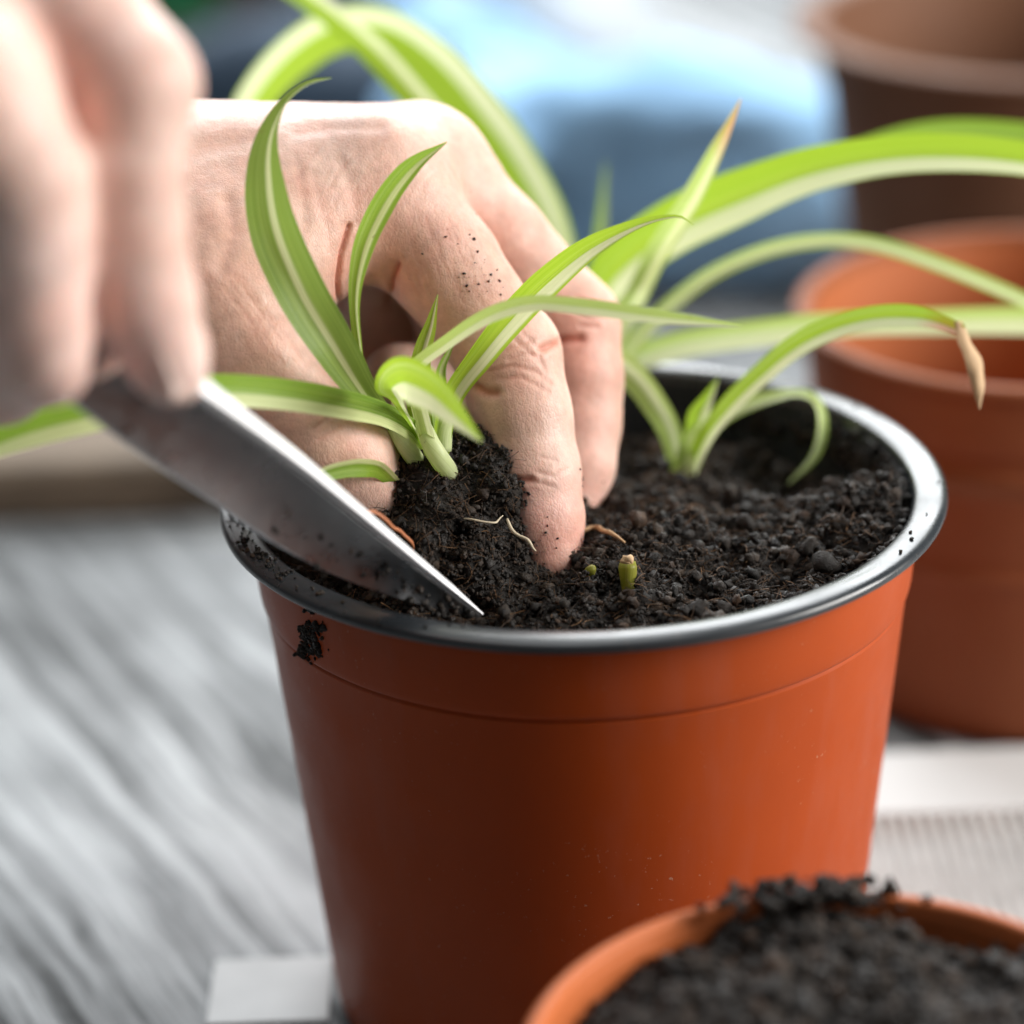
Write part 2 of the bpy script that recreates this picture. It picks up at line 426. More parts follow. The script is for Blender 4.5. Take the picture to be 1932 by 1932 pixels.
# ------------------------------------------------------------------ the setting: table, mat, batten
def grid_sheet(x0, x1, y0, y1, nx, ny, zf):
    xs = np.linspace(x0, x1, nx); ys = np.linspace(y0, y1, ny)
    X, Y = np.meshgrid(xs, ys, indexing='ij'); Z = zf(X, Y)
    v = np.stack([X, Y, Z], -1).reshape(-1, 3)
    i = np.arange(nx - 1)[:, None]; j = np.arange(ny - 1)[None, :]
    f = np.stack([i * ny + j, (i + 1) * ny + j, (i + 1) * ny + j + 1, i * ny + j + 1], -1).reshape(-1, 4)
    return v, f
def boxv(x0, x1, y0, y1, z0, z1, bev=0.1):
    # chamfered slab: bottom ring, side ring, top ring
    v = []
    for z, o in ((z0, bev), (z0 + bev, 0), (z1 - bev, 0), (z1, bev)):
        v += [(x0 + o, y0 + o, z), (x1 - o, y0 + o, z), (x1 - o, y1 - o, z), (x0 + o, y1 - o, z)]
    f = [[3, 2, 1, 0], [12, 13, 14, 15]]
    for r in range(3):
        for k in range(4):
            f.append([r * 4 + k, r * 4 + (k + 1) % 4, r * 4 + 4 + (k + 1) % 4, r * 4 + 4 + k])
    return np.array(v, float), f
v, f = boxv(-150, 150, -70, 320, -4, 0, 0.2)
link('table_top', make_mesh('table_top', v, f, [M_WOOD], smooth=False), kind='structure')

v, f = boxv(-75, -3.5, 24.4, 31.5, 0.0, 1.7, 0.25)
ob = link('wooden_batten', make_mesh('wooden_batten', v - np.array([-39, 28, 0]), f, [M_BATTEN], smooth=False),
          label='brown-grey wooden batten lying across the table behind the hands', cat='batten')
ob.location = (-0.39, 0.28, 0)

def rib(X, Y): return 0.12 + 0.07 * np.sin(X * 2 * np.pi / 0.30) * (0.8 + 0.2 * np.sin(Y * 3)) 
v, f = grid_sheet(5.3, 60, -40, 6.0, 900, 30, rib)
vb = v.copy(); vb[:, 2] = 0.012
nv = len(v); nx, ny = 900, 30
edge = []
lo = [i * ny for i in range(nx)]; hi = [i * ny + ny - 1 for i in range(nx)]
for a, b in zip(hi[:-1], hi[1:]): edge.append([b, a, a + nv, b + nv])
for a, b in zip(lo[:-1], lo[1:]): edge.append([a, b, b + nv, a + nv])
for a, b in zip(range(0, ny - 1), range(1, ny)): edge.append([b, a, a + nv, b + nv])
fa = np.vstack([f, np.array(edge)])
ob = link('ribbed_mat', make_mesh('ribbed_mat', np.vstack([v, vb]), fa, [M_MAT]),
          label='pale grey ribbed mat on the table right of the main pot', cat='mat')

v, f = boxv(5.3, 60, 6.02, 9.0, 0.012, 0.15, 0.04)
link('hem', make_mesh('hem', v, f, [M_HEM], smooth=False), ob, label='plain pale band along the back edge of the mat')
v, f = boxv(-7.95, -5.45, -1.55, 0.95, 0.004, 0.07, 0.03)
ob = link('pale_offcut', make_mesh('pale_offcut', v - np.array([-6.7, -0.3, 0]), f, [M_OFFCUT], smooth=False),
          label='small pale flat offcut at the left foot of the main pot', cat='offcut')
ob.location = (-0.067, -0.003, 0)

# ------------------------------------------------------------------ pots
def build_pot(name, c, h, r_base, slope, lip, m_body, m_rim, m_liner, label, collar=1.75, seg=128, ridges=()):
    """thermoformed plant pot: body shell, rolled rim, inner liner"""
    root = empty(name, c, label, 'plant pot', 'plastic plant pots')
    rb = lambda z: r_base + slope * z
    zr = h - 0.30
    zc = h - collar - 0.15
    prof = [(0.0, 0.25), (r_base - 0.9, 0.25), (r_base - 0.75, 0.0), (r_base - 0.12, 0.0), (r_base, 0.12)]
    for z in np.linspace(0.4, zc - 0.10, 14): prof.append((rb(z), z))
    prof += [(rb(zc) + 0.0, zc - 0.05), (rb(zc) - 0.035, zc - 0.012), (rb(zc) - 0.03, zc + 0.02), (rb(zc) + 0.045, zc + 0.05), (rb(zc) + 0.065, zc + 0.10)]
    for z in np.linspace(zc + 0.2, zr - 0.12, 6): prof.append((rb(z) + 0.065, z))
    prof += [(rb(zr) + 0.03, zr - 0.04), (rb(zr) - 0.02, zr)]
    for zr_ in ridges:
        k_ = next(i for i, p in enumerate(prof) if i > 5 and p[1] > zr_)
        prof[k_:k_] = [(rb(zr_), zr_ - 0.16), (rb(zr_) + 0.13, zr_ - 0.10), (rb(zr_) + 0.15, zr_), (rb(zr_) + 0.02, zr_ + 0.06)]
    v, f = lathe(prof, seg)
    o = link('body', make_mesh('body', v, f, [m_body]), root)
    ro, ri = lip, rb(zr) - 0.02
    # rolled lip cross-section
    rc, rw_ = (ro + ri - 0.06) / 2, (ro - ri + 0.06) / 2
    rp = [(ri + 0.02, zr - 0.02), (ri + 0.10, zr + 0.02)]
    for a in np.linspace(-62, 180, 17):
        rp.append((rc + rw_ * math.cos(math.radians(a)), h - 0.15 + 0.15 * math.copysign(abs(math.sin(math.radians(a))) ** 0.75, a)))
    rp += [(ri - 0.07, h - 0.22), (ri - 0.09, h - 0.26)]
    v, f = lathe(rp, seg); link('rim', make_mesh('rim', v, f, [m_rim]), root)
    lp = [(ri - 0.088, h - 0.255), (ri - 0.13, zr - 0.4)]
    for z in np.linspace(zr - 0.9, 0.5, 10): lp.append((rb(z) - 0.16, z))
    lp += [(0.0, 0.45)]
    v, f = lathe(lp, seg); link('liner', make_mesh('liner', v, f, [m_liner]), root)
    return root
MAIN = build_pot('plant_pot', (0, 0, 0), 11.0, 5.3, 0.105, 7.0, M_POT, M_RIM, M_RIM,
                 'sharp orange plastic pot with black rim in the centre, being planted')
FG_C = np.array([3.4, -15.4, 0.2])
FG = build_pot('plant_pot', FG_C, 7.8, 3.9, 0.12, 5.0, M_POT_FG, M_POT_FG, M_POT_FG,
               'small orange pot heaped with soil, cut off at the bottom edge', collar=1.2)
B1_C = np.array([11.2, 14.0, 0])
BG1 = build_pot('plant_pot', B1_C, 9.3, 4.85, 0.06, 5.75, M_POT_OLD, M_POT_OLD, M_POT_IN,
                'empty ridged brown-orange pot standing on the table just right of the main pot', ridges=(4.4, 6.9))
B2_C = np.array([14.6, 34.0, 0])
BG2 = build_pot('plant_pot', B2_C, 11.0, 5.1, 0.125, 7.2, M_POT_DARK, M_POT_DARK, M_POT_DARK,
                'dark brown pot farthest back, at the upper right corner')

# ------------------------------------------------------------------ soil
def icos(sub):
    p = (1 + 5 ** 0.5) / 2
    v = np.array([(-1, p, 0), (1, p, 0), (-1, -p, 0), (1, -p, 0), (0, -1, p), (0, 1, p), (0, -1, -p), (0, 1, -p), (p, 0, -1), (p, 0, 1), (-p, 0, -1), (-p, 0, 1)], float)
    v /= np.linalg.norm(v[0])
    f = [(0, 11, 5), (0, 5, 1), (0, 1, 7), (0, 7, 10), (0, 10, 11), (1, 5, 9), (5, 11, 4), (11, 10, 2), (10, 7, 6), (7, 1, 8), (3, 9, 4), (3, 4, 2), (3, 2, 6), (3, 6, 8), (3, 8, 9), (4, 9, 5), (2, 4, 11), (6, 2, 10), (8, 6, 7), (9, 8, 1)]
    for _ in range(sub):
        v = list(map(tuple, v)); cache = {}; nf = []
        def mid(a, b):
            k = (min(a, b), max(a, b))
            if k not in cache:
                m = (np.array(v[a]) + np.array(v[b])) / 2; m /= np.linalg.norm(m); v.append(tuple(m)); cache[k] = len(v) - 1
            return cache[k]
        for a, b, c in f:
            x, y, z = mid(a, b), mid(b, c), mid(c, a); nf += [(a, x, z), (b, y, x), (c, z, y), (x, y, z)]
        f = nf; v = np.array(v)
    return np.array(v), np.array(f)
IC = [icos(0), icos(1)]
def crumbs(pos, size, sub, rough=0.35, seed=0):
    r = np.random.default_rng(seed); bv, bf = IC[sub]; n = len(pos); nv = len(bv)
    q = r.normal(size=(n, 4)); q /= np.linalg.norm(q, axis=1)[:, None]
    w, x, y, z = q.T
    Rm = np.stack([1 - 2 * (y * y + z * z), 2 * (x * y - z * w), 2 * (x * z + y * w), 2 * (x * y + z * w), 1 - 2 * (x * x + z * z), 2 * (y * z - x * w), 2 * (x * z - y * w), 2 * (y * z + x * w), 1 - 2 * (x * x + y * y)], 1).reshape(n, 3, 3)
    base = bv[None] * (1 + rough * r.uniform(-1, 1, (n, nv, 1)))
    base = base * r.uniform(0.55, 1.3, (n, 1, 3)) * np.asarray(size)[:, None, None]
    V = np.einsum('nij,nkj->nki', Rm, base) + pos[:, None, :]
    F = (bf[None] + (np.arange(n) * nv)[:, None, None]).reshape(-1, 3)
    t = r.choice([0.45, 0.7, 1.0, 1.0, 1.4, 2.1], n)[:, None] * np.array([1.0, 0.97, 0.93])[None] * r.uniform(0.8, 1.2, (n, 1))
    br = r.random(n) < 0.10
    t[br] = np.array([2.6, 2.0, 1.4]) * r.uniform(0.7, 1.4, (br.sum(), 1))
    C = np.ones((n, nv, 4)); C[:, :, :3] = t[:, None, :]
    return V.reshape(-1, 3), F, C.reshape(-1, 4)
def merge(parts):
    vs, fs, cs = [], [], []; o = 0
    for v, f, c in parts:
        vs.append(v); fs.append(f + o); cs.append(c); o += len(v)
    return np.vstack(vs), np.vstack(fs), np.vstack(cs)
def fibres(n, posf, lmin, lmax, rad, seed):
    """short curled hairs of peat as thin three-sided strands"""
    r = np.random.default_rng(seed); V = []; Fc = []; o = 0
    for i in range(n):
        p, nrm = posf(r); d = r.normal(size=3); d -= nrm * (d @ nrm) * 0.6; d /= np.linalg.norm(d)
        Lh = r.uniform(lmin, lmax); bend = r.normal(size=3) * 0.5; rr = rad * r.uniform(0.6, 1.3)
        t = np.linspace(-0.5, 0.5, 6)[:, None]
        c = p + nrm * 0.04 + d * t * Lh + bend * (t ** 2) * Lh + nrm * 0.3 * Lh * (0.25 - t ** 2)
        a = np.cross(d, nrm + 0.01); a /= np.linalg.norm(a); b = np.cross(d, a)
        for k in range(3):
            w = 2.1 * k; V.append(c + rr * (a * math.cos(w) + b * math.sin(w)))
        for s in range(5):
            for k in range(3):
                k2 = (k + 1) % 3
                q = [o + k * 6 + s, o + k2 * 6 + s, o + k2 * 6 + s + 1, o + k * 6 + s + 1]
                Fc.append([q[0], q[1], q[2]]); Fc.append([q[0], q[2], q[3]])
        o += 18
    V = np.vstack(V); r2 = np.random.default_rng(seed + 1)
    C = np.ones((len(V), 4)); C[:, :3] = np.repeat((1.5 + 11 * r2.random((n, 1)) ** 2.2) * np.array([[1, 0.82, 0.6]]), 18, 0)
    return V, np.array(Fc), C

def soil_h(x, y):
    p = np.stack([x, y, np.zeros_like(x)], 1)
    h = 10.1 + 0.22 * fbm(p, 0.55, 3) + 0.50 * (0.40 - np.abs(vnoise(p, 1.25, 5))) + 0.26 * (0.35 - np.abs(vnoise(p, 2.9, 6))) + 0.09 * vnoise(p, 6.5, 8)
    h -= 0.55 * np.clip((y - 1.0) / 4, 0, 1)                       # lower at the back
    h -= 0.9 * np.exp(-((x - 4.2) ** 2 + (y - 2.6) ** 2) / 1.6)      # hollow at right
    h -= 0.35 * np.exp(-((x - 0.2) ** 2 + (y - 3.4) ** 2) / 2.0)
    h += 0.75 * np.exp(-((x - 5.6) ** 2 + (y + 0.6) ** 2) / 2.2)     # bank against the right wall
    h += 0.35 * np.exp(-((x - 1.2) ** 2 + (y + 1.8) ** 2) / 2.5)
    h += 0.30 * np.exp(-((x + 5.3) ** 2 + (y + 1.0) ** 2) / 3.0)
    return h
R_SOIL = 6.12
def disc_sheet(r_max, nr, na, hf):
    v = [(0, 0)]
    for i in range(1, nr + 1):
        for k in range(na):
            a = 2 * np.pi * k / na; rr = r_max * i / nr; v.append((rr * math.cos(a), rr * math.sin(a)))
    v = np.array(v); z = hf(v[:, 0], v[:, 1])
    f = [[0, 1 + k, 1 + (k + 1) % na] for k in range(na)]
    for i in range(nr - 1):
        for k in range(na):
            a = 1 + i * na + k; b = 1 + i * na + (k + 1) % na
            f += [[a, a + na, b + na], [a, b + na, b]]
    return np.c_[v, z], np.array(f)
sv, sf = disc_sheet(R_SOIL, 70, 220, soil_h)
sc = np.ones((len(sv), 4)); sc[:, :3] = 0.7
def rand_disc(n, r, seed, rmax):
    rr = np.random.default_rng(seed); a = rr.uniform(0, 2 * np.pi, n); q = rmax * np.sqrt(rr.random(n))
    return q * np.cos(a), q * np.sin(a), rr
parts = [(sv, sf, sc)]
for n, s0, s1, sub, sd in ((15000, 0.025, 0.06, 0, 11), (3000, 0.05, 0.12, 1, 12), (90, 0.11, 0.22, 1, 13), (34000, 0.012, 0.035, 0, 14)):
    x, y, rr = rand_disc(n, 0, sd, R_SOIL - 0.05)
    s = rr.uniform(s0, s1, n); kk = np.hypot(x, y) < R_SOIL + 0.02 - 1.3 * s; x, y, s = x[kk], y[kk], s[kk]; n = len(x)
    z = soil_h(x, y) + s * rr.uniform(-0.3, 1.0, n)
    parts.append(crumbs(np.stack([x, y, z], 1), s, sub, 0.38, sd))
# crumbs stuck on the inner wall at the right and front
n = 1500; rr = np.random.default_rng(31); a = rr.normal(-0.15, 0.45, n); z = 10.0 + np.abs(rr.normal(0, 0.35, n)); z = np.clip(z, 9, 10.75)
rw = 5.3 + 0.105 * z - 0.2; s = rr.uniform(0.03, 0.11, n)
parts.append(crumbs(np.stack([rw * np.cos(a), rw * np.sin(a), z], 1), s, 0, 0.38, 32))
n = 500; a = rr.uniform(-3.2, -2.3, n); z = 10.0 + np.abs(rr.normal(0, 0.3, n)); z = np.clip(z, 9, 10.8); rw = 5.3 + 0.105 * z - 0.18
parts.append(crumbs(np.stack([rw * np.cos(a), rw * np.sin(a), z], 1), rr.uniform(0.03, 0.1, n), 0, 0.38, 33))
def fp(r):
    a = r.uniform(0, 2 * np.pi); q = (R_SOIL - 0.1) * math.sqrt(r.random()); x, y = q * math.cos(a), q * math.sin(a)
    return np.array([x, y, float(soil_h(np.array([x]), np.array([y]))[0]) + 0.03]), np.array([0, 0, 1.0])
parts.append(fibres(5200, fp, 0.12, 0.55, 0.008, 41))
v, f, c = merge(parts)
link('potting_soil', make_mesh('potting_soil', v, f, [M_SOIL], colors=c, smooth=True),
     label='dark moist potting soil filling the main pot', cat='soil', kind='stuff')

# soil heaped in the small front pot
def fg_h(x, y):
    p = np.stack([x, y, np.zeros_like(x)], 1); r = np.hypot(x, y)
    return 7.05 + 0.6 * np.clip(1 - (r / 4.6) ** 2, 0, 1) + 0.5 * np.exp(-((x + 0.2) ** 2 * 0.6 + (y - 4.0) ** 2) / 1.6) + 0.5 * np.exp(-((x - 3.6) ** 2 + (y - 2.6) ** 2) / 1.0) + 0.40 * fbm(p, 0.8, 23, 3) * np.clip(1.25 - r / 4.7, 0, 1)
v0, f0 = disc_sheet(4.62, 40, 140, fg_h); c0 = np.ones((len(v0), 4)); c0[:, :3] = 0.8
parts = [(v0, f0, c0)]
for n, s0, s1, sub, sd in ((6500, 0.04, 0.10, 0, 51), (3400, 0.06, 0.15, 1, 52), (120, 0.14, 0.28, 1, 53)):
    x, y, rr = rand_disc(n, 0, sd, 4.6); s = rr.uniform(s0, s1, n)
    k = np.hypot(x, y) < 4.62 - s * 0.6; x, y, s = x[k], y[k], s[k]
    z = fg_h(x, y) + s * rr.uniform(-0.3, 0.9, len(x)); cr = crumbs(np.stack([x, y, z], 1), s, sub, 0.4, sd)
    parts.append(cr)
# clods spilled on to the back of the rim
n = 130; rr = np.random.default_rng(57); a = rr.normal(1.6, 0.2, n); q = 4.7 + rr.uniform(-0.45, 0.2, n); s = rr.uniform(0.04, 0.14, n)
parts.append(crumbs(np.stack([q * np.cos(a), q * np.sin(a), 7.82 + s * 0.5 + rr.random(n) * 0.2], 1), s, 1, 0.4, 58))
v, f, c = merge(parts)
o = link('potting_soil', make_mesh('potting_soil', v, f, [M_SOIL], colors=c, smooth=True),
         label='blurred black soil heaped in the small front pot', cat='soil', kind='stuff')
o.location = FG_C * CM

# ------------------------------------------------------------------ spider plants
def leaf(parent, base, pts, widths, roll=0.0, fold=0.22, ur=(0, 1), mat=None, tip_brown=0.0, n=56, m=9, wave=0.0, name='leaf'):
    """a strap leaf: centre line through pts, widths in cm along it, V-shaped section"""
    pw = np.array([P(*p) for p in pts]); c = catmull(pw, n)
    tt = np.linspace(0, 1, n)
    w = np.interp(tt, np.linspace(0, 1, len(widths)), widths)
    k = np.array([1, 2, 3, 2, 1.0]); k /= k.sum(); w[2:-2] = np.convolve(w, k, 'same')[2:-2]
    sd_ = float(pts[0][0] + 3 * pts[-1][0] + pts[-1][1]) * 0.013
    w = w * (1 + 0.07 * vnoise(np.c_[tt * 9 + sd_, tt * 0, tt * 0], 1.0, 5))
    c = c + (np.stack([vnoise(np.c_[tt * 6 + sd_, tt * 0 + k, tt * 0], 1.0, k) for k in range(3)], 1) * 0.035) * np.sin(tt * np.pi)[:, None]
    rl = np.radians(np.interp(tt, np.linspace(0, 1, len(np.atleast_1d(roll))), np.atleast_1d(roll)))
    T = np.gradient(c, axis=0); T /= np.linalg.norm(T, axis=1)[:, None]
    V = CAM - c; V /= np.linalg.norm(V, axis=1)[:, None]
    S = np.cross(T, V); S /= np.linalg.norm(S, axis=1)[:, None]
    Nn = np.cross(S, T)
    S2 = S * np.cos(rl)[:, None] + Nn * np.sin(rl)[:, None]; N2 = np.cross(S2, T)
    vv = np.linspace(-1, 1, m); verts = np.zeros((n, m, 3)); uv = np.zeros((n, m, 2)); col = np.ones((n, m, 4))
    wv = (wave * np.sin(tt * 19 + len(pts)) + 0.03 * w * vnoise(np.c_[tt * 14 + sd_, tt * 0 + 3, tt * 0], 1.0, 7)) * np.sin(tt * np.pi)
    for j, q in enumerate(vv):
        prof = math.sqrt(q * q + 0.03) - 0.6 - 0.25 * q * q
        verts[:, j] = c + S2 * (q * w / 2)[:, None] + N2 * ((fold * prof) * w + q * wv)[:, None]
        uv[:, j, 0] = ur[0] + (ur[1] - ur[0]) * (q + 1) / 2; uv[:, j, 1] = tt * 1.0 + len(pts) * 0.37
    if tip_brown > 0:
        k = np.clip((tt - (1 - tip_brown)) / (tip_brown * 0.6), 0, 1)[:, None]
        bcol = np.array([1.0, 0.55, 0.62])
        for j in range(m):
            kk = np.clip(k * 1.2 - 0.25 * (1 - vv[j]), 0, 1); col[:, j, :3] = (1 - kk) + kk * bcol
    # young bases are paler
    i = np.arange(n - 1)[:, None]; j = np.arange(m - 1)[None, :]
    f = np.stack([i * m + j, i * m + j + 1, (i + 1) * m + j + 1, (i + 1) * m + j], -1).reshape(-1, 4)
    me = make_mesh(name, verts.reshape(-1, 3) - base, f, [mat or M_LEAF], uvs=uv.reshape(-1, 2), colors=col.reshape(-1, 4))
    return link(name, me, parent)

# plantlet being set: crown above its root ball
A0 = P(815, 900, 57.6)
PA = empty('spider_plant', A0, 'young striped spider plant with bare root ball held between thumb and finger', 'plant', 'spider plants')
leaf(PA, A0, [(740, 800, 57.0), (690, 745, 56.2), (625, 645, 55.4), (562, 540, 55.1), (515, 430, 55.0), (499, 335, 54.9), (507, 255, 54.9), (538, 190, 54.9), (580, 157, 55.0), (626, 147, 55.1)],
     [0.3, 0.48, 0.70, 0.82, 0.88, 0.90, 0.78, 0.54, 0.28, 0.02], [-20, -15, -5, 0, 5, 12, 22, 40, 60, 50], 0.42, (0, 1), M_LEAF_DEEP, wave=0.03)
leaf(PA, A0, [(745, 800, 57.1), (695, 745, 56.5), (674, 640, 56.2), (670, 550, 56.0), (690, 455, 55.9), (730, 375, 55.9), (780, 312, 55.8), (843, 268, 55.8)],
     [0.2, 0.19, 0.17, 0.2, 0.36, 0.46, 0.38, 0.02], [50, 45, 35, 15, 10, 10, 15, 20], 0.55, (0.0, 0.8), M_LEAF)
leaf(PA, A0, [(800, 845, 57.2), (775, 810, 56.9), (715, 778, 56.2), (620, 757, 55.0), (500, 742, 53.9), (390, 738, 53.2), (280, 752, 52.8), (170, 782, 52.6), (80, 806, 52.6), (-20, 842, 52.6), (-120, 890, 52.6)],
     [0.35, 0.45, 0.52, 0.55, 0.55, 0.55, 0.6, 0.62, 0.6, 0.5, 0.2], [-20, -20, -15, 0, 10, 10, 10, 10], 0.2, (0.58, 0.12), M_LEAF)
leaf(PA, A0, [(800, 850, 57.2), (775, 800, 56.8), (750, 762, 56.2), (738, 730, 55.2), (765, 714, 54.2), (812, 738, 53.5), (862, 783, 53.0), (908, 832, 52.6)],
     [0.2, 0.2, 0.28, 0.62, 0.82, 0.74, 0.48, 0.05], [70, 60, 40, 10, -10, -15, -20, -20], 0.10, (0.06, 0.62), M_LEAF_BRIGHT)
leaf(PA, A0, [(830, 870, 57.4), (838, 800, 57.3), (858, 740, 57.2), (905, 676, 57.0), (965, 602, 56.7), (1035, 528, 56.4), (1110, 468, 56.2), (1200, 424, 56.1), (1275, 408, 56.0), (1308, 424, 56.0)],
     [0.32, 0.4, 0.46, 0.52, 0.57, 0.56, 0.47, 0.32, 0.13, 0.02], [-30, -25, -15, -5, 0, 10, 25, 40], 0.34, (0.03, 0.68), M_LEAF_BRIGHT)
leaf(PA, A0, [(815, 860, 56.9), (790, 760, 56.4), (775, 703, 56.1), (845, 642, 55.4), (925, 594, 54.9), (1005, 572, 54.6), (1100, 580, 54.3), (1210, 594, 54.1), (1330, 607, 54.0), (1400, 618, 54.0)],
     [0.3, 0.3, 0.28, 0.28, 0.3, 0.3, 0.3, 0.28, 0.2, 0.03], [30, 30, 20, 10, 10], 0.15, (0.2, 0.55), M_LEAF_PALE)
leaf(PA, A0, [(810, 860, 57.6), (790, 760, 57.5), (796, 680, 57.4), (812, 610, 57.4), (826, 556, 57.4)], [0.35, 0.45, 0.42, 0.28, 0.02], [10], 0.4, (0.0, 0.9), M_LEAF_BRIGHT)
leaf(PA, A0, [(830, 860, 57.8), (826, 760, 57.8), (836, 690, 57.8), (858, 640, 57.8)], [0.3, 0.3, 0.22, 0.02], [-20], 0.4, (0.1, 0.8), M_LEAF)
leaf(PA, A0, [(745, 912, 57.0), (712, 888, 56.2), (665, 882, 55.6), (605, 896, 55.2), (560, 925, 55.0)], [0.25, 0.32, 0.34, 0.3, 0.1], [20], 0.2, (0.0, 0.55), M_LEAF)
# blanched sheaths at the crown
for pts, r in (([(862, 915, 58.2), (842, 884, 57.2), (818, 848, 56.8), (797, 800, 57.0), (785, 765, 57.1)], (0.05, 0.17, 0.2, 0.17, 0.1)),
               ([(800, 895, 58.2), (782, 865, 57.2), (762, 835, 57.0), (742, 800, 57.1), (715, 765, 57.1)], (0.05, 0.16, 0.18, 0.17, 0.1)),
               ([(835, 850, 57.5), (838, 800, 57.4), (850, 750, 57.3)], (0.17, 0.17, 0.1)),
               ([(765, 850, 57.6), (755, 790, 57.5), (745, 740, 57.5)], (0.15, 0.15, 0.08))):
    path = catmull(np.array([P(*p) for p in pts]), 14); rr_ = np.interp(np.linspace(0, 1, 14), np.linspace(0, 1, len(r)), r)
    vt, ft = tube(path, rr_, 10)
    uvs = np.tile(np.c_[np.linspace(0.3, 0.62, 10), np.zeros(10)], (14, 1)); uvs[:, 1] = np.repeat(np.linspace(0, .3, 14), 10)
    link('leaf_sheath', make_mesh('leaf_sheath', vt - A0, ft, [M_LEAF_PALE], uvs=uvs, colors=np.ones((len(vt), 4))), PA)
# root ball: a lumpy core covered in crumbs and root hairs
RB = [(P(790, 930, 58.2), 0.95), (P(850, 950, 58.3), 1.0), (P(800, 1010, 58.3), 1.05), (P(880, 1035, 58.2), 1.12), (P(840, 1090, 58.0), 1.2), (P(925, 1120, 58.0), 1.0), (P(735, 880, 58.0), 0.45), (P(880, 905, 58.2), 0.6), (P(1010, 1150, 58.0), 0.7), (P(770, 1080, 58.2), 0.9)]
X, org = grid(np.min([c - r for c, r in RB], 0) - 0.6, np.max([c + r for c, r in RB], 0) + 0.6, 0.11)
D = None
for c_, r_ in RB:
    s = np.linalg.norm(X - c_.astype(np.float32), axis=-1) - r_; D = s if D is None else smin(D, s, 0.7)
D = D + (0.42 * fbm(X.reshape(-1, 3), 1.3, 61, 4) + 0.30 * np.abs(vnoise(X.reshape(-1, 3), 2.6, 69)) - 0.08).reshape(D.shape)
rv, rq = surface_nets(D, org, 0.11); rn = vnormals(rv, rq)
rt = np.vstack([rq[:, [0, 1, 2]], rq[:, [0, 2, 3]]]); rcol = np.ones((len(rv), 4)); rcol[:, :3] = 0.7
parts = [(rv, rt, rcol)]
rr = np.random.default_rng(62)
for n, s0, s1, sub, sd in ((16000, 0.012, 0.035, 0, 63), (4200, 0.03, 0.065, 0, 64), (260, 0.06, 0.12, 1, 65)):
    k = rr.integers(0, len(rv), n); s = rr.uniform(s0, s1, n)
    parts.append(crumbs(rv[k] + rn[k] * (s * rr.uniform(-0.2, 1.1, n))[:, None] + rr.normal(0, 0.03, (n, 3)), s, sub, 0.4, sd))
def rbp(r):
    k = r.integers(0, len(rv)); return rv[k], rn[k]
parts.append(fibres(2600, rbp, 0.10, 0.6, 0.007, 66))
v, f, c = merge(parts)
link('root_ball', make_mesh('root_ball', v - A0, f, [M_SOIL], colors=c, smooth=True), PA, label='lumpy dark soil clinging to fine roots', kind='stuff')

# plantlet in the right half of the pot
B0 = on_z(1290, 925, 9.7)
dB = proj(B0)[2][0]
PB = empty('spider_plant', B0, 'small spider plant rooted right of the fingers, with one withered leaf tip', 'plant', 'spider plants')
d0 = dB
leaf(PB, B0, [(1288, 930, d0), (1276, 860, d0 - .1), (1254, 795, d0 - .2), (1218, 738, d0 - .1), (1178, 695, d0 + .1), (1120, 655, d0 + .6)], [0.3, 0.42, 0.5, 0.56, 0.6, 0.4], [15], 0.25, (0.1, 0.8), M_LEAF_PALE)
lw = leaf(PB, B0, [(1290, 930, d0), (1310, 865, d0 - .3), (1345, 800, d0 - .7), (1425, 712, d0 - 1.3), (1525, 640, d0 - 1.9), (1630, 602, d0 - 2.4), (1735, 598, d0 - 2.8), (1818, 624, d0 - 3.0)],
     [0.3, 0.38, 0.42, 0.44, 0.46, 0.46, 0.44, 0.22], [30, 25, 15, 5, 0, 0], 0.22, (0.05, 0.62), M_LEAF_BRIGHT, tip_brown=0.13)
leaf(PB, B0, [(1292, 930, d0), (1312, 860, d0 + .1), (1350, 795, d0 + .2), (1420, 757, d0 + .2), (1495, 742, d0 + .2), (1538, 756, d0 + .2), (1551, 805, d0 + .2), (1535, 862, d0 + .2), (1488, 912, d0 + .2)],
     [0.3, 0.36, 0.38, 0.36, 0.34, 0.32, 0.26, 0.18, 0.03], [20, 20, 10, 30, 60, 50, 10, 0], 0.22, (0.1, 0.7), M_LEAF_PALE)
leaf(PB, B0, [(1292, 930, d0 - .1), (1300, 860, d0 - .2), (1322, 780, d0 - .3), (1355, 714, d0 - .3)], [0.35, 0.5, 0.42, 0.02], [0], 0.4, (0.05, 0.6), M_LEAF_BRIGHT)
leaf(PB, B0, [(1286, 930, d0 - .15), (1288, 880, d0 - .25), (1298, 830, d0 - .3), (1320, 795, d0 - .3)], [0.38, 0.42, 0.3, 0.05], [0], 0.35, (0.2, 0.6), M_LEAF_PALE)
# withered brown tip hanging from the long leaf
cpt = catmull(np.array([P(1808, 606, d0 - 3.0), P(1822, 640, d0 - 3.05), P(1842, 680, d0 - 3.1), P(1846, 725, d0 - 3.1), P(1848, 772, d0 - 3.1)]), 22)
tt = np.linspace(0, 1, 22); w = np.interp(tt, [0, .15, .45, .75, 1], [0.16, 0.26, 0.44, 0.26, 0.02]); vv = []
for i in range(22):
    th = 0.1 + 0.45 * math.sin(tt[i] * 4.2) ; ca, sa = math.cos(th), math.sin(th)
    for q in np.linspace(-1, 1, 9):
        cu = 0.22 * w[i] * (q * q) + 0.008 * math.sin(tt[i] * 17 + q * 3)           # edges roll inward, crinkled
        vv.append(cpt[i] + (RGT * ca + FWD * sa) * (q * w[i] * 0.5 + 0.008 * math.sin(tt[i] * 19)) + (FWD * ca - RGT * sa) * cu)
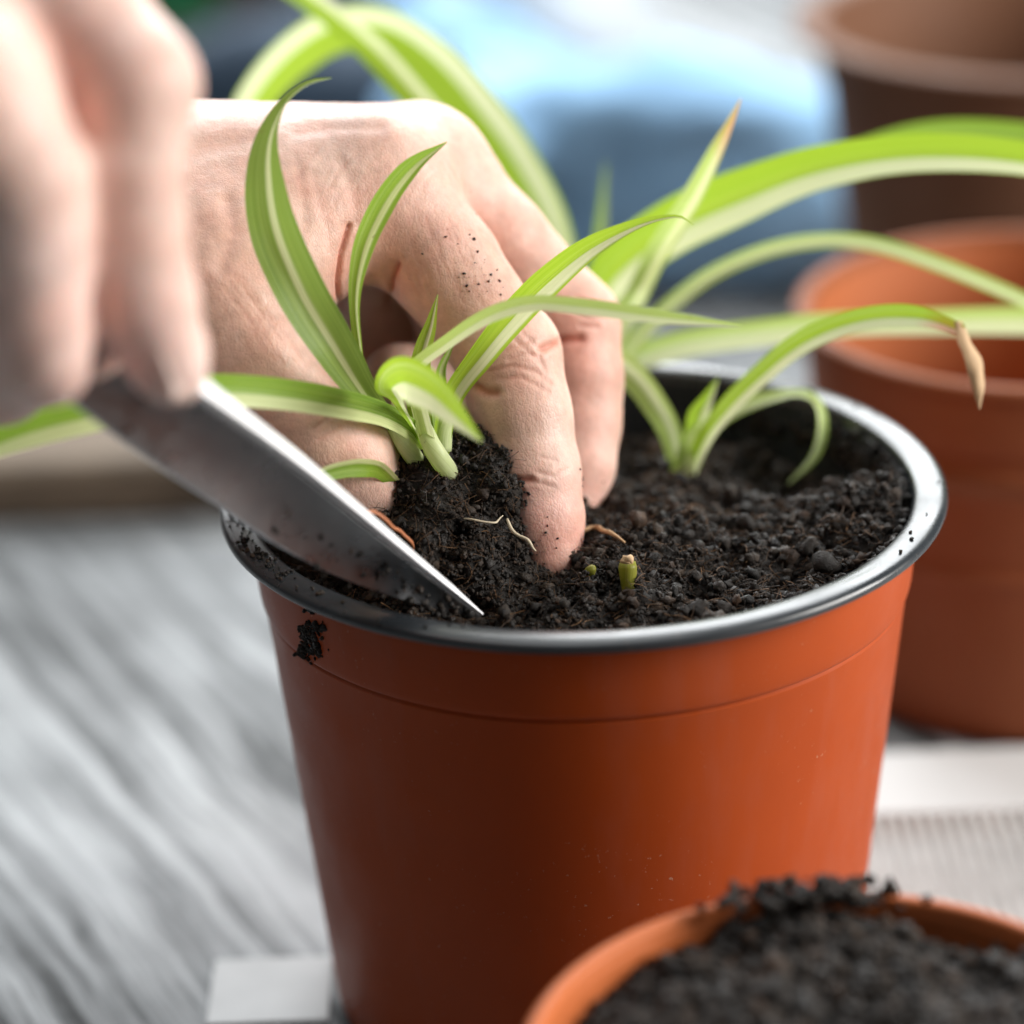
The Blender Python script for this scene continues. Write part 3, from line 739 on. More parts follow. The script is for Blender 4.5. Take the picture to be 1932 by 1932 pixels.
ff = [[i * 9 + j, i * 9 + j + 1, i * 9 + j + 10, i * 9 + j + 9] for i in range(21) for j in range(8)]
o = link('withered_tip', make_mesh('withered_tip', np.array(vv) - B0, ff, [M_DRY]), lw, label='curled dry brown tip')

# the larger plant rising behind the fingers
C0 = on_z(1060, 800, 9.6); dC = proj(C0)[2][0]
PC = empty('spider_plant', C0, 'larger spider plant behind the hand with long arching leaves on both sides', 'plant', 'spider plants')
leaf(PC, C0, [(1060, 800, dC), (1085, 700, dC - .4), (1110, 600, dC - .8), (1160, 512, dC - 1.4), (1265, 432, dC - 2.0), (1400, 368, dC - 2.8), (1550, 315, dC - 3.4), (1740, 288, dC - 3.8), (1940, 300, dC - 4.0), (2080, 345, dC - 4.0)],
     [0.5, 0.7, 0.95, 1.15, 1.12, 0.98, 0.84, 0.76, 0.72, 0.6], [10, 5, 0, 0, 0, 5, 15], 0.2, (0.0, 0.62), M_LEAF_BRIGHT)
leaf(PC, C0, [(1065, 800, dC + .3), (1120, 640, dC), (1200, 500, dC), (1400, 390, dC), (1600, 300, dC), (1760, 254, dC), (1940, 258, dC), (2060, 280, dC)],
     [0.4, 0.5, 0.5, 0.5, 0.5, 0.62, 0.62, 0.5], [10], 0.2, (0.0, 0.38), M_LEAF)
leaf(PC, C0, [(1070, 800, dC), (1130, 700, dC - .8), (1185, 585, dC - 1.4), (1230, 500, dC - 2.6), (1285, 405, dC - 3.8), (1335, 318, dC - 4.8), (1372, 245, dC - 5.6), (1398, 186, dC - 6.2)],
     [0.34, 0.42, 0.46, 0.46, 0.46, 0.44, 0.34, 0.03], [15, 10, 10, 20, 25], 0.5, (0.12, 0.72), M_LEAF_PALE, tip_brown=0.22)
leaf(PC, C0, [(1070, 800, dC), (1130, 735, dC - .5), (1180, 665, dC - 1.0), (1262, 580, dC - 1.4), (1355, 512, dC - 1.7), (1480, 465, dC - 1.9), (1615, 456, dC - 2.0), (1760, 495, dC - 2.1), (1940, 570, dC - 2.2), (2050, 630, dC - 2.2)],
     [0.3, 0.36, 0.38, 0.36, 0.34, 0.33, 0.33, 0.33, 0.3, 0.25], [20, 20, 10, 5, 10], 0.25, (0.2, 0.72), M_LEAF_PALE)
leaf(PC, C0, [(1070, 800, dC), (1110, 745, dC - .4), (1170, 690, dC - .8), (1290, 650, dC - 1.0), (1440, 628, dC - 1.1), (1600, 612, dC - 1.1), (1780, 607, dC - 1.1), (1950, 606, dC - 1.1), (2060, 610, dC - 1.1)],
     [0.4, 0.46, 0.6, 0.6, 0.56, 0.54, 0.56, 0.6, 0.5], [0, 0, 0, 5, 10], 0.18, (0.22, 0.6, )[:2], M_LEAF_PALE)
leaf(PC, C0, [(1060, 800, dC + .5), (1105, 600, dC + 1.0), (1125, 480, dC + 1.5), (1136, 390, dC + 1.8), (1143, 306, dC + 2.0)], [0.3, 0.32, 0.3, 0.24, 0.03], [0], 0.2, (0.0, 0.5), M_LEAF)
leaf(PC, C0, [(1055, 800, dC + .3), (1060, 600, dC + .6), (1030, 440, dC + .9), (965, 310, dC + 1.3), (895, 210, dC + 1.7), (815, 118, dC + 2.0), (725, 58, dC + 2.3), (630, 58, dC + 2.6), (545, 112, dC + 2.8), (480, 190, dC + 3.0), (430, 290, dC + 3.1)],
     [0.6, 0.8, 1.0, 1.18, 1.2, 1.2, 1.1, 1.0, 0.98, 0.9, 0.6], [0, 0, 0, 5, 15, 20, 10], 0.2, (0.03, 0.66), M_LEAF_BRIGHT)
leaf(PC, C0, [(1050, 800, dC), (1010, 560, dC), (960, 400, dC + .1), (870, 280, dC + .3), (780, 180, dC + .5), (700, 95, dC + .8), (625, 30, dC + 1.0), (540, -30, dC + 1.2), (440, -80, dC + 1.4)],
     [0.5, 0.6, 0.62, 0.64, 0.64, 0.62, 0.58, 0.5, 0.3], [10], 0.22, (0.05, 0.6), M_LEAF_BRIGHT)
leaf(PC, C0, [(1062, 800, dC + .6), (1085, 560, dC + 1.2), (1035, 420, dC + 1.6), (985, 315, dC + 1.9), (930, 225, dC + 2.2)], [0.4, 0.6, 0.55, 0.4, 0.05], [20], 0.2, (0.0, 0.36), M_LEAF)

# ------------------------------------------------------------------ loose bits on the soil
def twig(pts, rad, mat, label, cat='twig', name='twig', group=None, seg=7):
    path = catmull(np.array([P(*p) for p in pts]), 18)
    path = path + 0.06 * np.stack([vnoise(path, 3.5, k) for k in range(3)], 1)
    r = rad * np.interp(np.linspace(0, 1, 18), [0, .15, .8, 1], [0.7, 1, 0.9, 0.4])
    v, f = tube(path, r, seg); b = path[0]
    o = link(name, make_mesh(name, v - b, f, [mat]), label=label, cat=cat, group=group); o.location = b * CM
    return o
def ds(x, y, up_=0.0):
    """depth at which the soil surface (raised by up_ cm) is met"""
    for d in np.arange(53, 70, 0.02):
        p = P(x, y, d)
        if p[2] < float(soil_h(p[:1], p[1:2])[0]) + up_: return d
    return 60.0
twig([(1086, 1003, ds(1086, 1003, 0.12)), (1120, 996, ds(1120, 996, 0.2)), (1155, 1006, ds(1155, 1006, 0.2)), (1180, 1024, ds(1180, 1024, 0.1))], 0.055, M_FIBRE, 'tan fibre lying on the soil right of the fingertip')
twig([(676, 968, 54.6), (704, 966, 54.9), (740, 990, 55.3), (770, 1012, 55.8), (784, 1040, 56.4)], 0.04, M_FIBRE_RED, 'thin reddish root left of the root ball')
twig([(960, 980, 57.0), (975, 1005, 56.8), (995, 1022, 56.7), (1014, 1038, 56.8)], 0.035, M_FIBRE_PALE, 'short tan root between root ball and fingertip')
twig([(866, 975, 56.9), (890, 983, 56.7), (930, 984, 56.7), (952, 975, 56.9)], 0.022, M_FIBRE_PALE, 'hair-thin pale root across the front of the root ball')
# cut green stem stub and a small yellow shoot
def lump(path, rad, mat, name, label, cat, seg=14):
    v, f = tube(path, rad, seg); b = path[0]
    uvs = np.tile(np.c_[np.linspace(0, 0.4, seg), np.linspace(0, 1, seg)], (len(path), 1))
    v = v + 0.02 * np.stack([vnoise(v, 5, k) for k in range(3)], 1)
    o = link(name, make_mesh(name, v - b, f, [mat], uvs=uvs, colors=np.tile([[0.8, 0.62, 0.4, 1]], (len(v), 1))), label=label, cat=cat); o.location = b * CM
    return o
d1 = ds(1187, 1122)
st = lump(catmull(np.array([P(1188, 1145, d1 + .1), P(1187, 1108, d1), P(1184, 1082, d1 - .05), P(1183, 1062, d1 - .1)]), 10), np.array([.12, .125, .13, .13, .135, .14, .15, .16, .165, .15]), M_LEAF_PALE, 'stem_stub', 'short cut green stem stub sticking up from the soil', 'stem')
path = catmull(np.array([P(1183, 1066, d1 - .1), P(1185, 1056, d1 - .1), P(1192, 1060, d1 - .2)]), 6)
v, f = tube(path, [.12, .13, .12, .1, .08, .03], 9)
link('dried_collar', make_mesh('dried_collar', v - P(1188, 1145, d1 + .1) + 0.03 * np.stack([vnoise(v, 9, k) for k in range(3)], 1), f, [M_DRY]), st)
d2 = ds(1115, 1078, 0.08)
lump(catmull(np.array([P(1110, 1085, d2), P(1115, 1076, d2 - .05), P(1124, 1070, d2 - .05)]), 6), np.array([.05, .1, .11, .1, .08, .03]), M_LEAF_PALE, 'shoot_tip', 'tiny yellow-green shoot tip in the soil by the fingertip', 'shoot')

# soil smear on the outside of the pot
def on_pot(x, y):
    for d in np.arange(50, 62, 0.01):
        p = P(x, y, d)
        if math.hypot(p[0], p[1]) < 5.3 + 0.105 * p[2] + 0.066: return p
    return None
rr = np.random.default_rng(71); pos = []; sz = []
for cx, cy, sx, sy, n in ((585, 1195, 14, 14, 70), (592, 1225, 12, 14, 70), (575, 1225, 10, 8, 30), (588, 1150, 8, 4, 10), (600, 1180, 8, 6, 20)):
    for _ in range(n):
        p = on_pot(cx + rr.normal(0, sx * 0.7), cy + rr.normal(0, sy * 0.7))
        if p is not None: pos.append(p); sz.append(rr.uniform(0.03, 0.075))
v, f, c = crumbs(np.array(pos), np.array(sz), 0, 0.35, 72)
link('soil_smear', make_mesh('soil_smear', v, f, [M_SOIL], colors=c, smooth=True), MAIN, label='smear of dark soil on the left of the pot', kind='stuff')
# a few crumbs on the rim
pos = []; sz = []
for a_, n in ((-2.75, 60), (-0.3, 5), (0.6, 4), (-2.3, 12)):
    for _ in range(n):
        a = a_ + rr.normal(0, 0.16); q = 6.72 + rr.normal(0, 0.12); pos.append((q * math.cos(a), q * math.sin(a), 11.02)); sz.append(rr.uniform(0.02, 0.06))
v, f, c = crumbs(np.array(pos), np.array(sz), 0, 0.35, 73)
link('soil_crumbs', make_mesh('soil_crumbs', v, f, [M_SOIL], colors=c, smooth=True), label='loose soil crumbs scattered on the black rim', cat='soil', kind='stuff')

# ------------------------------------------------------------------ trowel
TR_UP = [(905, 1164, 55.9), (800, 1080, 54.9), (700, 997, 53.9), (600, 914, 52.9), (534, 862, 52.2), (445, 797, 51.2), (345, 727, 50.1), (250, 660, 49.1), (150, 590, 48.1)]
TR_LO = [(905, 1166, 55.9), (792, 1144, 55.3), (640, 1096, 54.6), (520, 1035, 53.6), (411, 962, 52.3), (297, 886, 51.0), (178, 800, 49.8), (80, 725, 48.8), (40, 690, 48.3)]
up = catmull(np.array([P(*p) for p in TR_UP]), 40); lo = catmull(np.array([P(*p) for p in TR_LO]), 40)
n = 40; m = 17
TB = P(905, 1165, 55.9)
TR = empty('trowel', TB, 'steel garden trowel pushed into the soil by the front hand', 'trowel')
mid = (up + lo) / 2; ax = np.gradient(mid, axis=0); ax /= np.linalg.norm(ax, axis=1)[:, None]
lat = up - lo; wd = np.linalg.norm(lat, axis=1); nrm = np.cross(lat, ax); nrm /= np.linalg.norm(nrm, axis=1)[:, None] + 1e-9
if nrm[20] @ FWD < 0: nrm = -nrm
front = np.zeros((n, m, 3)); back = np.zeros((n, m, 3))
for j in range(m):
    q = -1 + 2 * j / (m - 1)
    dish = 0.07 * (1 - q ** 2) - 0.006
    lipq = 0.16 * np.clip((abs(q) - 0.86) / 0.14, 0, 1) ** 2     # rolled edges turn back
    base = mid + lat * 0.5 * q + nrm * (dish + lipq * 0.9)[..., None] * np.clip(wd, 0, 2.4)[:, None] if hasattr(dish, '__len__') else mid + lat * 0.5 * q + nrm * ((dish + lipq * 0.6) * np.clip(wd, 0, 2.4))[:, None]
    front[:, j] = base; back[:, j] = base + nrm * 0.12
V = np.vstack([front.reshape(-1, 3), back.reshape(-1, 3)]); nv = n * m; F = []
for i in range(n - 1):
    for j in range(m - 1):
        a = i * m + j; F.append([a, a + 1, a + m + 1, a + m]); F.append([nv + a, nv + a + m, nv + a + m + 1, nv + a + 1])
    F.append([i * m, (i + 1) * m, nv + (i + 1) * m, nv + i * m]); e = i * m + m - 1
    F.append([e + m, e, nv + e, nv + e + m])
for j in range(m - 1):
    e = (n - 1) * m + j; F.append([e, e + 1, nv + e + 1, nv + e])
link('blade', make_mesh('blade', V - TB, F, [M_STEEL], sharp_angle=50), TR)
path = catmull(np.array([P(130, 665, 48.4), P(80, 630, 48.0), P(20, 590, 47.5), P(-120, 500, 46.6)]), 16)
v, f = tube(path, np.interp(np.linspace(0, 1, 16), [0, .2, 1], [0.75, 0.5, 0.45]), 14); link('neck', make_mesh('neck', v - TB, f, [M_STEEL]), TR)
path = catmull(np.array([P(60, 622, 47.8), P(-30, 560, 47.2), P(-250, 410, 46.0), P(-600, 160, 44.0)]), 24)
v, f = tube(path, np.interp(np.linspace(0, 1, 24), [0, .06, .3, .7, .95, 1], [0.8, 1.0, 1.15, 1.3, 1.2, 0.7]), 20); link('handle', make_mesh('handle', v - TB, f, [M_HANDLE]), TR)
# the turned-over shoulder of the blade along its upper edge, tilted and coloured pale as its highlight
vd = CAM - up; vd /= np.linalg.norm(vd, axis=1)[:, None]
hn = np.tile(np.array([0.80, -0.32, 0.50]), (n, 1)); hn -= ax * (hn * ax).sum(1)[:, None]; hn /= np.linalg.norm(hn, axis=1)[:, None]
cd_ = np.cross(ax, hn); cd_ *= np.sign((cd_ * lat).sum(1))[:, None]
fw = np.interp(np.linspace(0, 1, n), [0, .08, .3, .6, .85, 1], [0.03, 0.12, 0.18, 0.27, 0.46, 0.52])
V = []
for i in range(n):
    for q in np.linspace(0, 1, 7):
        V.append(up[i] + cd_[i] * fw[i] * q + hn[i] * (0.10 + 0.06 * fw[i] * math.sin(q * math.pi)))
    for q in np.linspace(1, 0, 7): V.append(up[i] + cd_[i] * fw[i] * q - hn[i] * 0.02)
V = np.array(V); F = [[i * 14 + k, i * 14 + (k + 1) % 14, (i + 1) * 14 + (k + 1) % 14, (i + 1) * 14 + k] for i in range(n - 1) for k in range(14)]
F += [list(range(14))[::-1], [(n - 1) * 14 + k for k in range(14)]]
link('blade_shoulder', make_mesh('blade_shoulder', V - TB, F, [M_EDGE], sharp_angle=50), TR)
# soil stuck along the blade near the tip
rr = np.random.default_rng(81); pos = []; sz = []
for _ in range(80):
    i = int(np.clip(abs(rr.normal(0, 7)) + 1, 0, n - 1)); j = int(np.clip(rr.normal(4, 3.6), 0, m - 3)); pos.append(front[i, j] - nrm[i] * 0.03 + rr.normal(0, 0.05, 3)); sz.append(rr.uniform(0.025, 0.09))
v, f, c = crumbs(np.array(pos), np.array(sz), 0, 0.38, 82)
link('clinging_soil', make_mesh('clinging_soil', v - TB, f, [M_SOIL], colors=c, smooth=True), TR, kind='stuff')

# ------------------------------------------------------------------ hands
def build_hand(name, palm, fingers, h, creases, tints, mat, label, base, k_palm=1.3, k_f=0.7, fine=False, rough=0.02, kj=0.1):
    pp = [(P(*a), P(*b), ra, rb) for a, b, ra, rb in palm]
    fs = [([P(*p[:3]) for p in fg], [p[3] for p in fg]) for fg in fingers]
    allp = np.array([q for s in pp for q in s[:2]] + [q for fg in fs for q in fg[0]])
    X, org = grid(allp.min(0) - 3.2, allp.max(0) + 3.2, h)
    D = None
    for a, b, ra, rb in pp:
        s = seg_sdf(X, a, b, ra, rb); D = s if D is None else smin(D, s, k_palm)
    out = D.copy()
    for pts, rad in fs:
        s = chain_sdf(X, pts, rad, 0.22)
        out = smin(out, smin(D, s, k_f), kj)
    v, q = surface_nets(out, org, h)
    # relax the grid stepping a little
    for _ in range(3):
        acc = np.zeros_like(v); cn = np.zeros(len(v))
        for a, b in ((0, 1), (1, 2), (2, 3), (3, 0)):
            np.add.at(acc, q[:, a], v[q[:, b]]); np.add.at(acc, q[:, b], v[q[:, a]]); np.add.at(cn, q[:, a], 1); np.add.at(cn, q[:, b], 1)
        v = 0.5 * v + 0.5 * acc / cn[:, None]
    if fine:
        e = np.sort(np.vstack([q[:, [0, 1]], q[:, [1, 2]], q[:, [2, 3]], q[:, [3, 0]]]), 1); key = e[:, 0] * len(v) + e[:, 1]
        _, first, inv = np.unique(key, return_index=True, return_inverse=True); eu = e[first]; ne = len(eu); n0 = len(v); nq = len(q)
        ev = v[eu].mean(1); fv = v[q].mean(1); ei = inv.reshape(4, nq) + n0; fi = np.arange(nq) + n0 + ne
        v = np.vstack([v, ev, fv])
        q = np.vstack([np.stack([q[:, k], ei[k], fi, ei[(k + 3) % 4]], 1) for k in range(4)])
        for _ in range(2):
            acc = np.zeros_like(v); cn = np.zeros(len(v))
            for a, b in ((0, 1), (1, 2), (2, 3), (3, 0)):
                np.add.at(acc, q[:, a], v[q[:, b]]); np.add.at(acc, q[:, b], v[q[:, a]]); np.add.at(cn, q[:, a], 1); np.add.at(cn, q[:, b], 1)
            v = 0.5 * v + 0.5 * acc / cn[:, None]
    nn = vnormals(v, q)
    v = v + nn * (rough * 0.9 * fbm(v, 0.9, 91, 3) + rough * 0.2 * fbm(v, 5.0, 92, 2))[:, None]
    x, y, d = proj(v); view = CAM - v; view /= np.linalg.norm(view, axis=1)[:, None]
    face = np.clip((nn * view).sum(1) * 2.5 + 0.2, 0, 1)
    col = np.ones((len(v), 4)); disp = np.zeros(len(v))
    for pl, w, dep, red in creases:
        g = np.exp(-(poly_dist(x, y, pl) / w) ** 2) * face
        disp -= dep * g
        if dep > 0: disp += 0.12 * dep * np.exp(-((poly_dist(x, y, pl) - 2.0 * w) / w) ** 2) * face
        col[:, :3] *= 1 - (red * g)[:, None] * np.array([0.22, 0.58, 0.66])
    for (cx, cy, cd), r, s, tint in tints:
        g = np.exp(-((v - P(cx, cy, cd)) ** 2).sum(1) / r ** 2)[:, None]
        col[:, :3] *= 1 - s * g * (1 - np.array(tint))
    v = v + nn * disp[:, None]
    me = make_mesh(name, v - base, q, [mat], colors=col)
    o = link(name, me, label=label, cat='hand', group='gardener\'s hands'); o.location = base * CM
    return o, v, nn

LH_PALM = [((-420, 440, 59.5), (110, 420, 59.6), 2.5, 2.15),
           ((80, 405, 59.0), (705, 338, 59.2), 1.95, 1.22), ((80, 400, 60.5), (795, 322, 60.9), 1.95, 1.22),
           ((80, 420, 61.8), (770, 380, 62.6), 1.8, 1.15), ((80, 450, 62.6), (690, 440, 64.0), 1.6, 1.05),
           ((110, 500, 58.4), (430, 575, 57.4), 1.7, 1.35),
           ((400, 490, 58.0), (640, 425, 58.8), 1.25, 0.82), ((440, 545, 58.0), (550, 460, 58.6), 0.95, 0.9)]
LH_F = [[(415, 575, 57.4, 1.28), (480, 682, 57.0, 1.1), (592, 812, 57.0, 1.04), (645, 866, 57.3, 1.0), (708, 940, 58.0, 0.86), (733, 970, 58.4, 0.7)],
        [(700, 340, 59.2, 1.22), (835, 498, 58.9, 1.06), (958, 668, 58.7, 0.98), (984, 780, 58.6, 0.93), (1004, 892, 58.5, 0.91), (1020, 985, 58.4, 0.82), (1034, 1058, 58.3, 0.60), (1040, 1085, 58.3, 0.46)],
        [(795, 325, 60.9, 1.2), (930, 450, 61.0, 1.02), (1076, 612, 61.2, 0.98), (1090, 710, 61.1, 0.88), (1092, 800, 61.0, 0.82), (1088, 880, 60.8, 0.74), (1078, 945, 60.6, 0.56)],
        [(770, 385, 62.6, 1.1), (850, 530, 62.9, 0.98), (880, 650, 62.6, 0.92), (830, 730, 61.8, 0.86), (755, 722, 61.2, 0.78)],
        [(690, 445, 64.0, 1.0), (710, 570, 64.3, 0.95), (735, 660, 64.0, 0.9), (690, 750, 63.0, 0.85), (620, 740, 62.4, 0.75)]]
LH_CR = [([(660, 425), (645, 480), (639, 530), (642, 585)], 4, 0.08, 0.75), ([(655, 430), (641, 520), (640, 580)], 16, 0.03, 0.25), ([(752, 498), (738, 532), (733, 580)], 3.5, 0.07, 0.75), ([(745, 505), (735, 575)], 12, 0.05, 0.25),
         ([(925, 700), (965, 690), (1010, 700), (1040, 722)], 4, 0.018, 0.25), ([(930, 668), (970, 655), (1005, 640)], 4, 0.016, 0.2), ([(935, 640), (965, 622), (990, 612)], 4, 0.015, 0.2),
         ([(945, 715), (985, 712), (1035, 740)], 4, 0.015, 0.2), ([(970, 640), (1000, 665), (1025, 690)], 4, 0.013, 0.15), ([(985, 625), (1012, 655), (1030, 705)], 4, 0.013, 0.1), ([(960, 680), (985, 668), (1018, 672)], 3.5, 0.02, 0.15),
         ([(900, 730), (915, 740), (935, 742)], 8, 0.06, 0.7), ([(940, 920), (972, 908), (1000, 905)], 7, 0.06, 0.7), ([(955, 938), (985, 926)], 4, 0.025, 0.3), ([(1010, 890), (1045, 900), (1070, 885)], 4, 0.018, 0.1), ([(1020, 862), (1050, 870)], 4, 0.015, 0.1), ([(1010, 910), (1045, 918)], 4, 0.015, 0.1),
         ([(1025, 657), (1060, 643), (1095, 640)], 8, 0.07, 0.8), ([(1075, 585), (1110, 600), (1140, 590)], 4, 0.03, 0.2), ([(1085, 560), (1120, 570)], 4, 0.025, 0.15), ([(1095, 615), (1130, 618)], 4, 0.025, 0.15),
         ([(590, 330), (610, 400), (625, 470)], 10, 0.014, 0.1), ([(560, 300), (572, 380), (575, 460)], 11, 0.015, 0.1), ([(640, 300), (668, 360), (672, 420)], 10, 0.014, 0.1),
         ([(330, 300), (400, 275), (480, 262)], 18, 0.04, 0.1), ([(560, 250), (640, 240), (720, 240)], 12, 0.03, 0.05), ([(430, 380), (440, 440), (420, 500)], 16, 0.04, 0.15),
         ([(600, 830), (640, 805)], 4, 0.02, 0.2), ([(590, 810), (625, 785)], 4, 0.02, 0.2)]
for i in range(18):      # fine skin lines over the back of the hand and the thumb web
    x0 = 330 + 190 * rng.random(); y0 = 510 + 120 * rng.random(); l_ = rng.uniform(40, 120)
    LH_CR.append(([(x0, y0), (x0 + 0.32 * l_, y0 + 0.40 * l_), (x0 + 0.62 * l_, y0 + 0.85 * l_)], rng.uniform(2.5, 4.5), rng.uniform(0.003, 0.008), 0.10))
for i in range(26):
    x0 = 600 + 230 * rng.random(); y0 = 240 + 120 * rng.random(); l_ = rng.uniform(30, 90)
    LH_CR.append(([(x0, y0), (x0 - 0.45 * l_, y0 + 0.5 * l_), (x0 - 0.75 * l_, y0 + 1.05 * l_)], rng.uniform(2.5, 4), rng.uniform(0.002, 0.006), 0.1))
for i in range(30):
    x0 = 760 + 150 * rng.random(); y0 = 400 + 130 * rng.random(); l_ = rng.uniform(20, 60)
    LH_CR.append(([(x0, y0), (x0 + 0.1 * l_, y0 + 0.5 * l_), (x0 + 0.35 * l_, y0 + l_)], rng.uniform(2.5, 3.5), rng.uniform(0.003, 0.007), 0.12))
LH_RED_SHADE = [((965, 690, 57.8), 1.0, 0.5, (0.98, 0.82, 0.80)), ((1035, 1020, 58.2), 1.0, 0.8, (1.0, 0.72, 0.70)), ((960, 930, 58.0), 0.7, 0.7, (0.98, 0.74, 0.70)),
          ((1080, 650, 60.3), 1.2, 0.7, (1.0, 0.72, 0.68)), ((1080, 900, 60.0), 1.2, 0.5, (1.0, 0.78, 0.76)), ((850, 560, 58.0), 1.4, 0.4, (1.0, 0.84, 0.80)),
          ((700, 470, 58.0), 1.3, 0.5, (0.98, 0.80, 0.75)), ((900, 420, 60), 1.1, 0.6, (1.0, 0.74, 0.68)), ((420, 380, 57), 2.6, 0.7, (0.80, 0.75, 0.70)), ((480, 640, 56), 1.8, 0.35, (0.9, 0.8, 0.78)), ((650, 860, 56), 1.2, 0.4, (0.95, 0.8, 0.78)), ((1012, 1050, 58.0), 0.42, 0.75, (0.40, 0.30, 0.26)), ((985, 1010, 58.0), 0.25, 0.6, (0.45, 0.35, 0.3)), ((720, 950, 57.6), 0.5, 0.6, (0.5, 0.4, 0.35))]  # wide brown tint on the hand's back paints in shade; darkest tints are soil
lh_base = P(735, 985, 58.4)
LH, lv, ln = build_hand('hand', LH_PALM, LH_F, 0.09, LH_CR, LH_RED_SHADE, M_SKIN,
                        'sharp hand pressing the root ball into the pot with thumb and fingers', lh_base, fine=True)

RH_PALM = [((-700, -60, 47.5), (-260, 120, 47.5), 2.9, 2.4), ((-300, 60, 46.8), (10, -70, 47.0), 2.0, 1.25), ((-300, 180, 47.8), (-60, 20, 48.6), 2.0, 1.25),
           ((-320, 300, 48.4), (-120, 180, 49.6), 1.8, 1.2), ((-330, 380, 49.0), (-170, 330, 50.4), 1.6, 1.1), ((-320, 200, 45.6), (-90, 200, 44.9), 1.5, 1.2)]
RH_F = [[(20, -80, 47.0, 1.25), (140, 30, 46.4, 1.06), (248, 160, 46.1, 0.98), (232, 300, 46.4, 0.90), (238, 420, 46.9, 0.88), (272, 560, 47.4, 0.80), (312, 668, 47.9, 0.66), (325, 700, 48.1, 0.55)],
        [(-100, 190, 44.9, 1.2), (-20, 250, 44.7, 1.05), (32, 330, 44.8, 1.0), (40, 430, 45.3, 0.98), (45, 540, 46.0, 0.92), (70, 640, 46.8, 0.78), (95, 690, 47.3, 0.62)],
        [(-60, 30, 48.6, 1.2), (80, 240, 48.0, 1.1), (140, 400, 47.8, 1.05), (165, 520, 48.2, 1.0), (150, 610, 49.0, 0.9), (80, 670, 49.8, 0.75)],
        [(-110, 190, 49.6, 1.1), (0, 360, 49.8, 1.0), (60, 520, 49.4, 0.95), (70, 640, 49.8, 0.9), (10, 715, 50.6, 0.75)],
        [(-170, 340, 50.4, 1.05), (-80, 480, 50.6, 0.9), (-30, 600, 50.2, 0.85), (-20, 690, 50.6, 0.75), (-60, 740, 51.2, 0.6)]]
RH_RED = [((90, 180, 46), 1.3, 0.7, (0.95, 0.62, 0.56)), ((120, 560, 48), 1.6, 0.6, (0.95, 0.66, 0.64)), ((20, 480, 46), 1.1, 0.6, (0.95, 0.62, 0.6)), ((260, 640, 47.5), 0.8, 0.3, (1, 0.8, 0.78))]
rh_base = P(120, 690, 48.6)
RH, rv_, rn_ = build_hand('hand', RH_PALM, RH_F, 0.11, [], RH_RED, M_SKIN_LIT,
                          'blurred front hand gripping the trowel at the left edge', rh_base, kj=0.42)

def nail(hand, base, v, nn, cx, cy, cd, axis, out, ln_, wd_):
    """curved nail plate set on the finger at a given point"""
    c = P(cx, cy, cd); a = np.asarray(axis, float); a /= np.linalg.norm(a); o = np.asarray(out, float); o -= a * (o @ a); o /= np.linalg.norm(o)
    s = np.cross(a, o); V = []; nu, nw = 10, 9
    for i in range(nu):
        t = i / (nu - 1)
        for j in range(nw):
            q = -1 + 2 * j / (nw - 1); ww = wd_ * (0.9 + 0.1 * math.sin(t * 3)) * (1 if t > .15 else 0.8)
            V.append(c + a * (t - 0.5) * ln_ + s * ww * 0.5 * math.sin(q * 1.1) + o * (wd_ * 0.5 * (math.cos(q * 1.1) - 1) + 0.06 * math.sin(t * math.pi)))
    V = np.array(V); V = np.vstack([V, V - o * 0.04]); k = nu * nw
    F = []
    for i in range(nu - 1):
        for j in range(nw - 1):
            b = i * nw + j; F.append([b, b + 1, b + nw + 1, b + nw]); F.append([k + b, k + b + nw, k + b + nw + 1, k + b + 1])
        F.append([i * nw, (i + 1) * nw, k + (i + 1) * nw, k + i * nw]); b = i * nw + nw - 1; F.append([b + nw, b, k + b, k + b + nw])
    for j in range(nw - 1):
        F.append([j + 1, j, k + j, k + j + 1]); b = (nu - 1) * nw + j; F.append([b, b + 1, k + b + 1, k + b])
    return link('nail', make_mesh('nail', V - base, F, [M_NAIL]), hand)
ax_i = P(1042, 1060, 58.7) - P(1020, 940, 58.7)
nail(LH, lh_base, lv, ln, 1078, 1012, 58.95, ax_i, RGT * 1.0 + FWD * 0.75 + UPV * 0.1, 1.05, 1.0)
ax_m = P(1078, 945, 60.6) - P(1090, 850, 60.9)
nail(LH, lh_base, lv, ln, 1122, 905, 61.15, ax_m, RGT * 0.8 + FWD * 0.9, 1.05, 0.95)
nail(RH, rh_base, rv_, rn_, 338, 668, 47.6, P(325, 700, 48.1) - P(290, 600, 47.6), RGT * 1.0 - FWD * 0.1 + UPV * 0.5, 1.1, 1.0)

# grains of soil on the index finger (lie on the skin)
rr = np.random.default_rng(101); x, y, d = proj(lv); fr = (ln * (CAM - lv)).sum(1) > 0
pos = []; sz = []; nr = []
spots = [(905 + rr.normal(0, 26), 508 + rr.normal(0, 32)) for _ in range(34)] + [(860 + rr.normal(0, 50), 470 + rr.normal(0, 60)) for _ in range(14)] \
    + [(1005 + rr.normal(0, 24), 1030 + rr.normal(0, 22)) for _ in range(40)] + [(975 + rr.normal(0, 10), 985 + rr.normal(0, 25)) for _ in range(16)] + [(1120 + rr.normal(0, 15), 900 + rr.normal(0, 25)) for _ in range(8)]
for sx, sy in spots:
    dd = np.hypot(x - sx, y - sy) + np.where(fr, 0, 1e6) + np.clip(d - 59.5, 0, None) * 50; k = int(np.argmin(dd)); pos.append(lv[k] + ln[k] * 0.008); sz.append(0.008 + 0.03 * rr.random() ** 2.5); nr.append(k)
v, f, c = crumbs(np.array(pos), np.array(sz), 0, 0.35, 102)
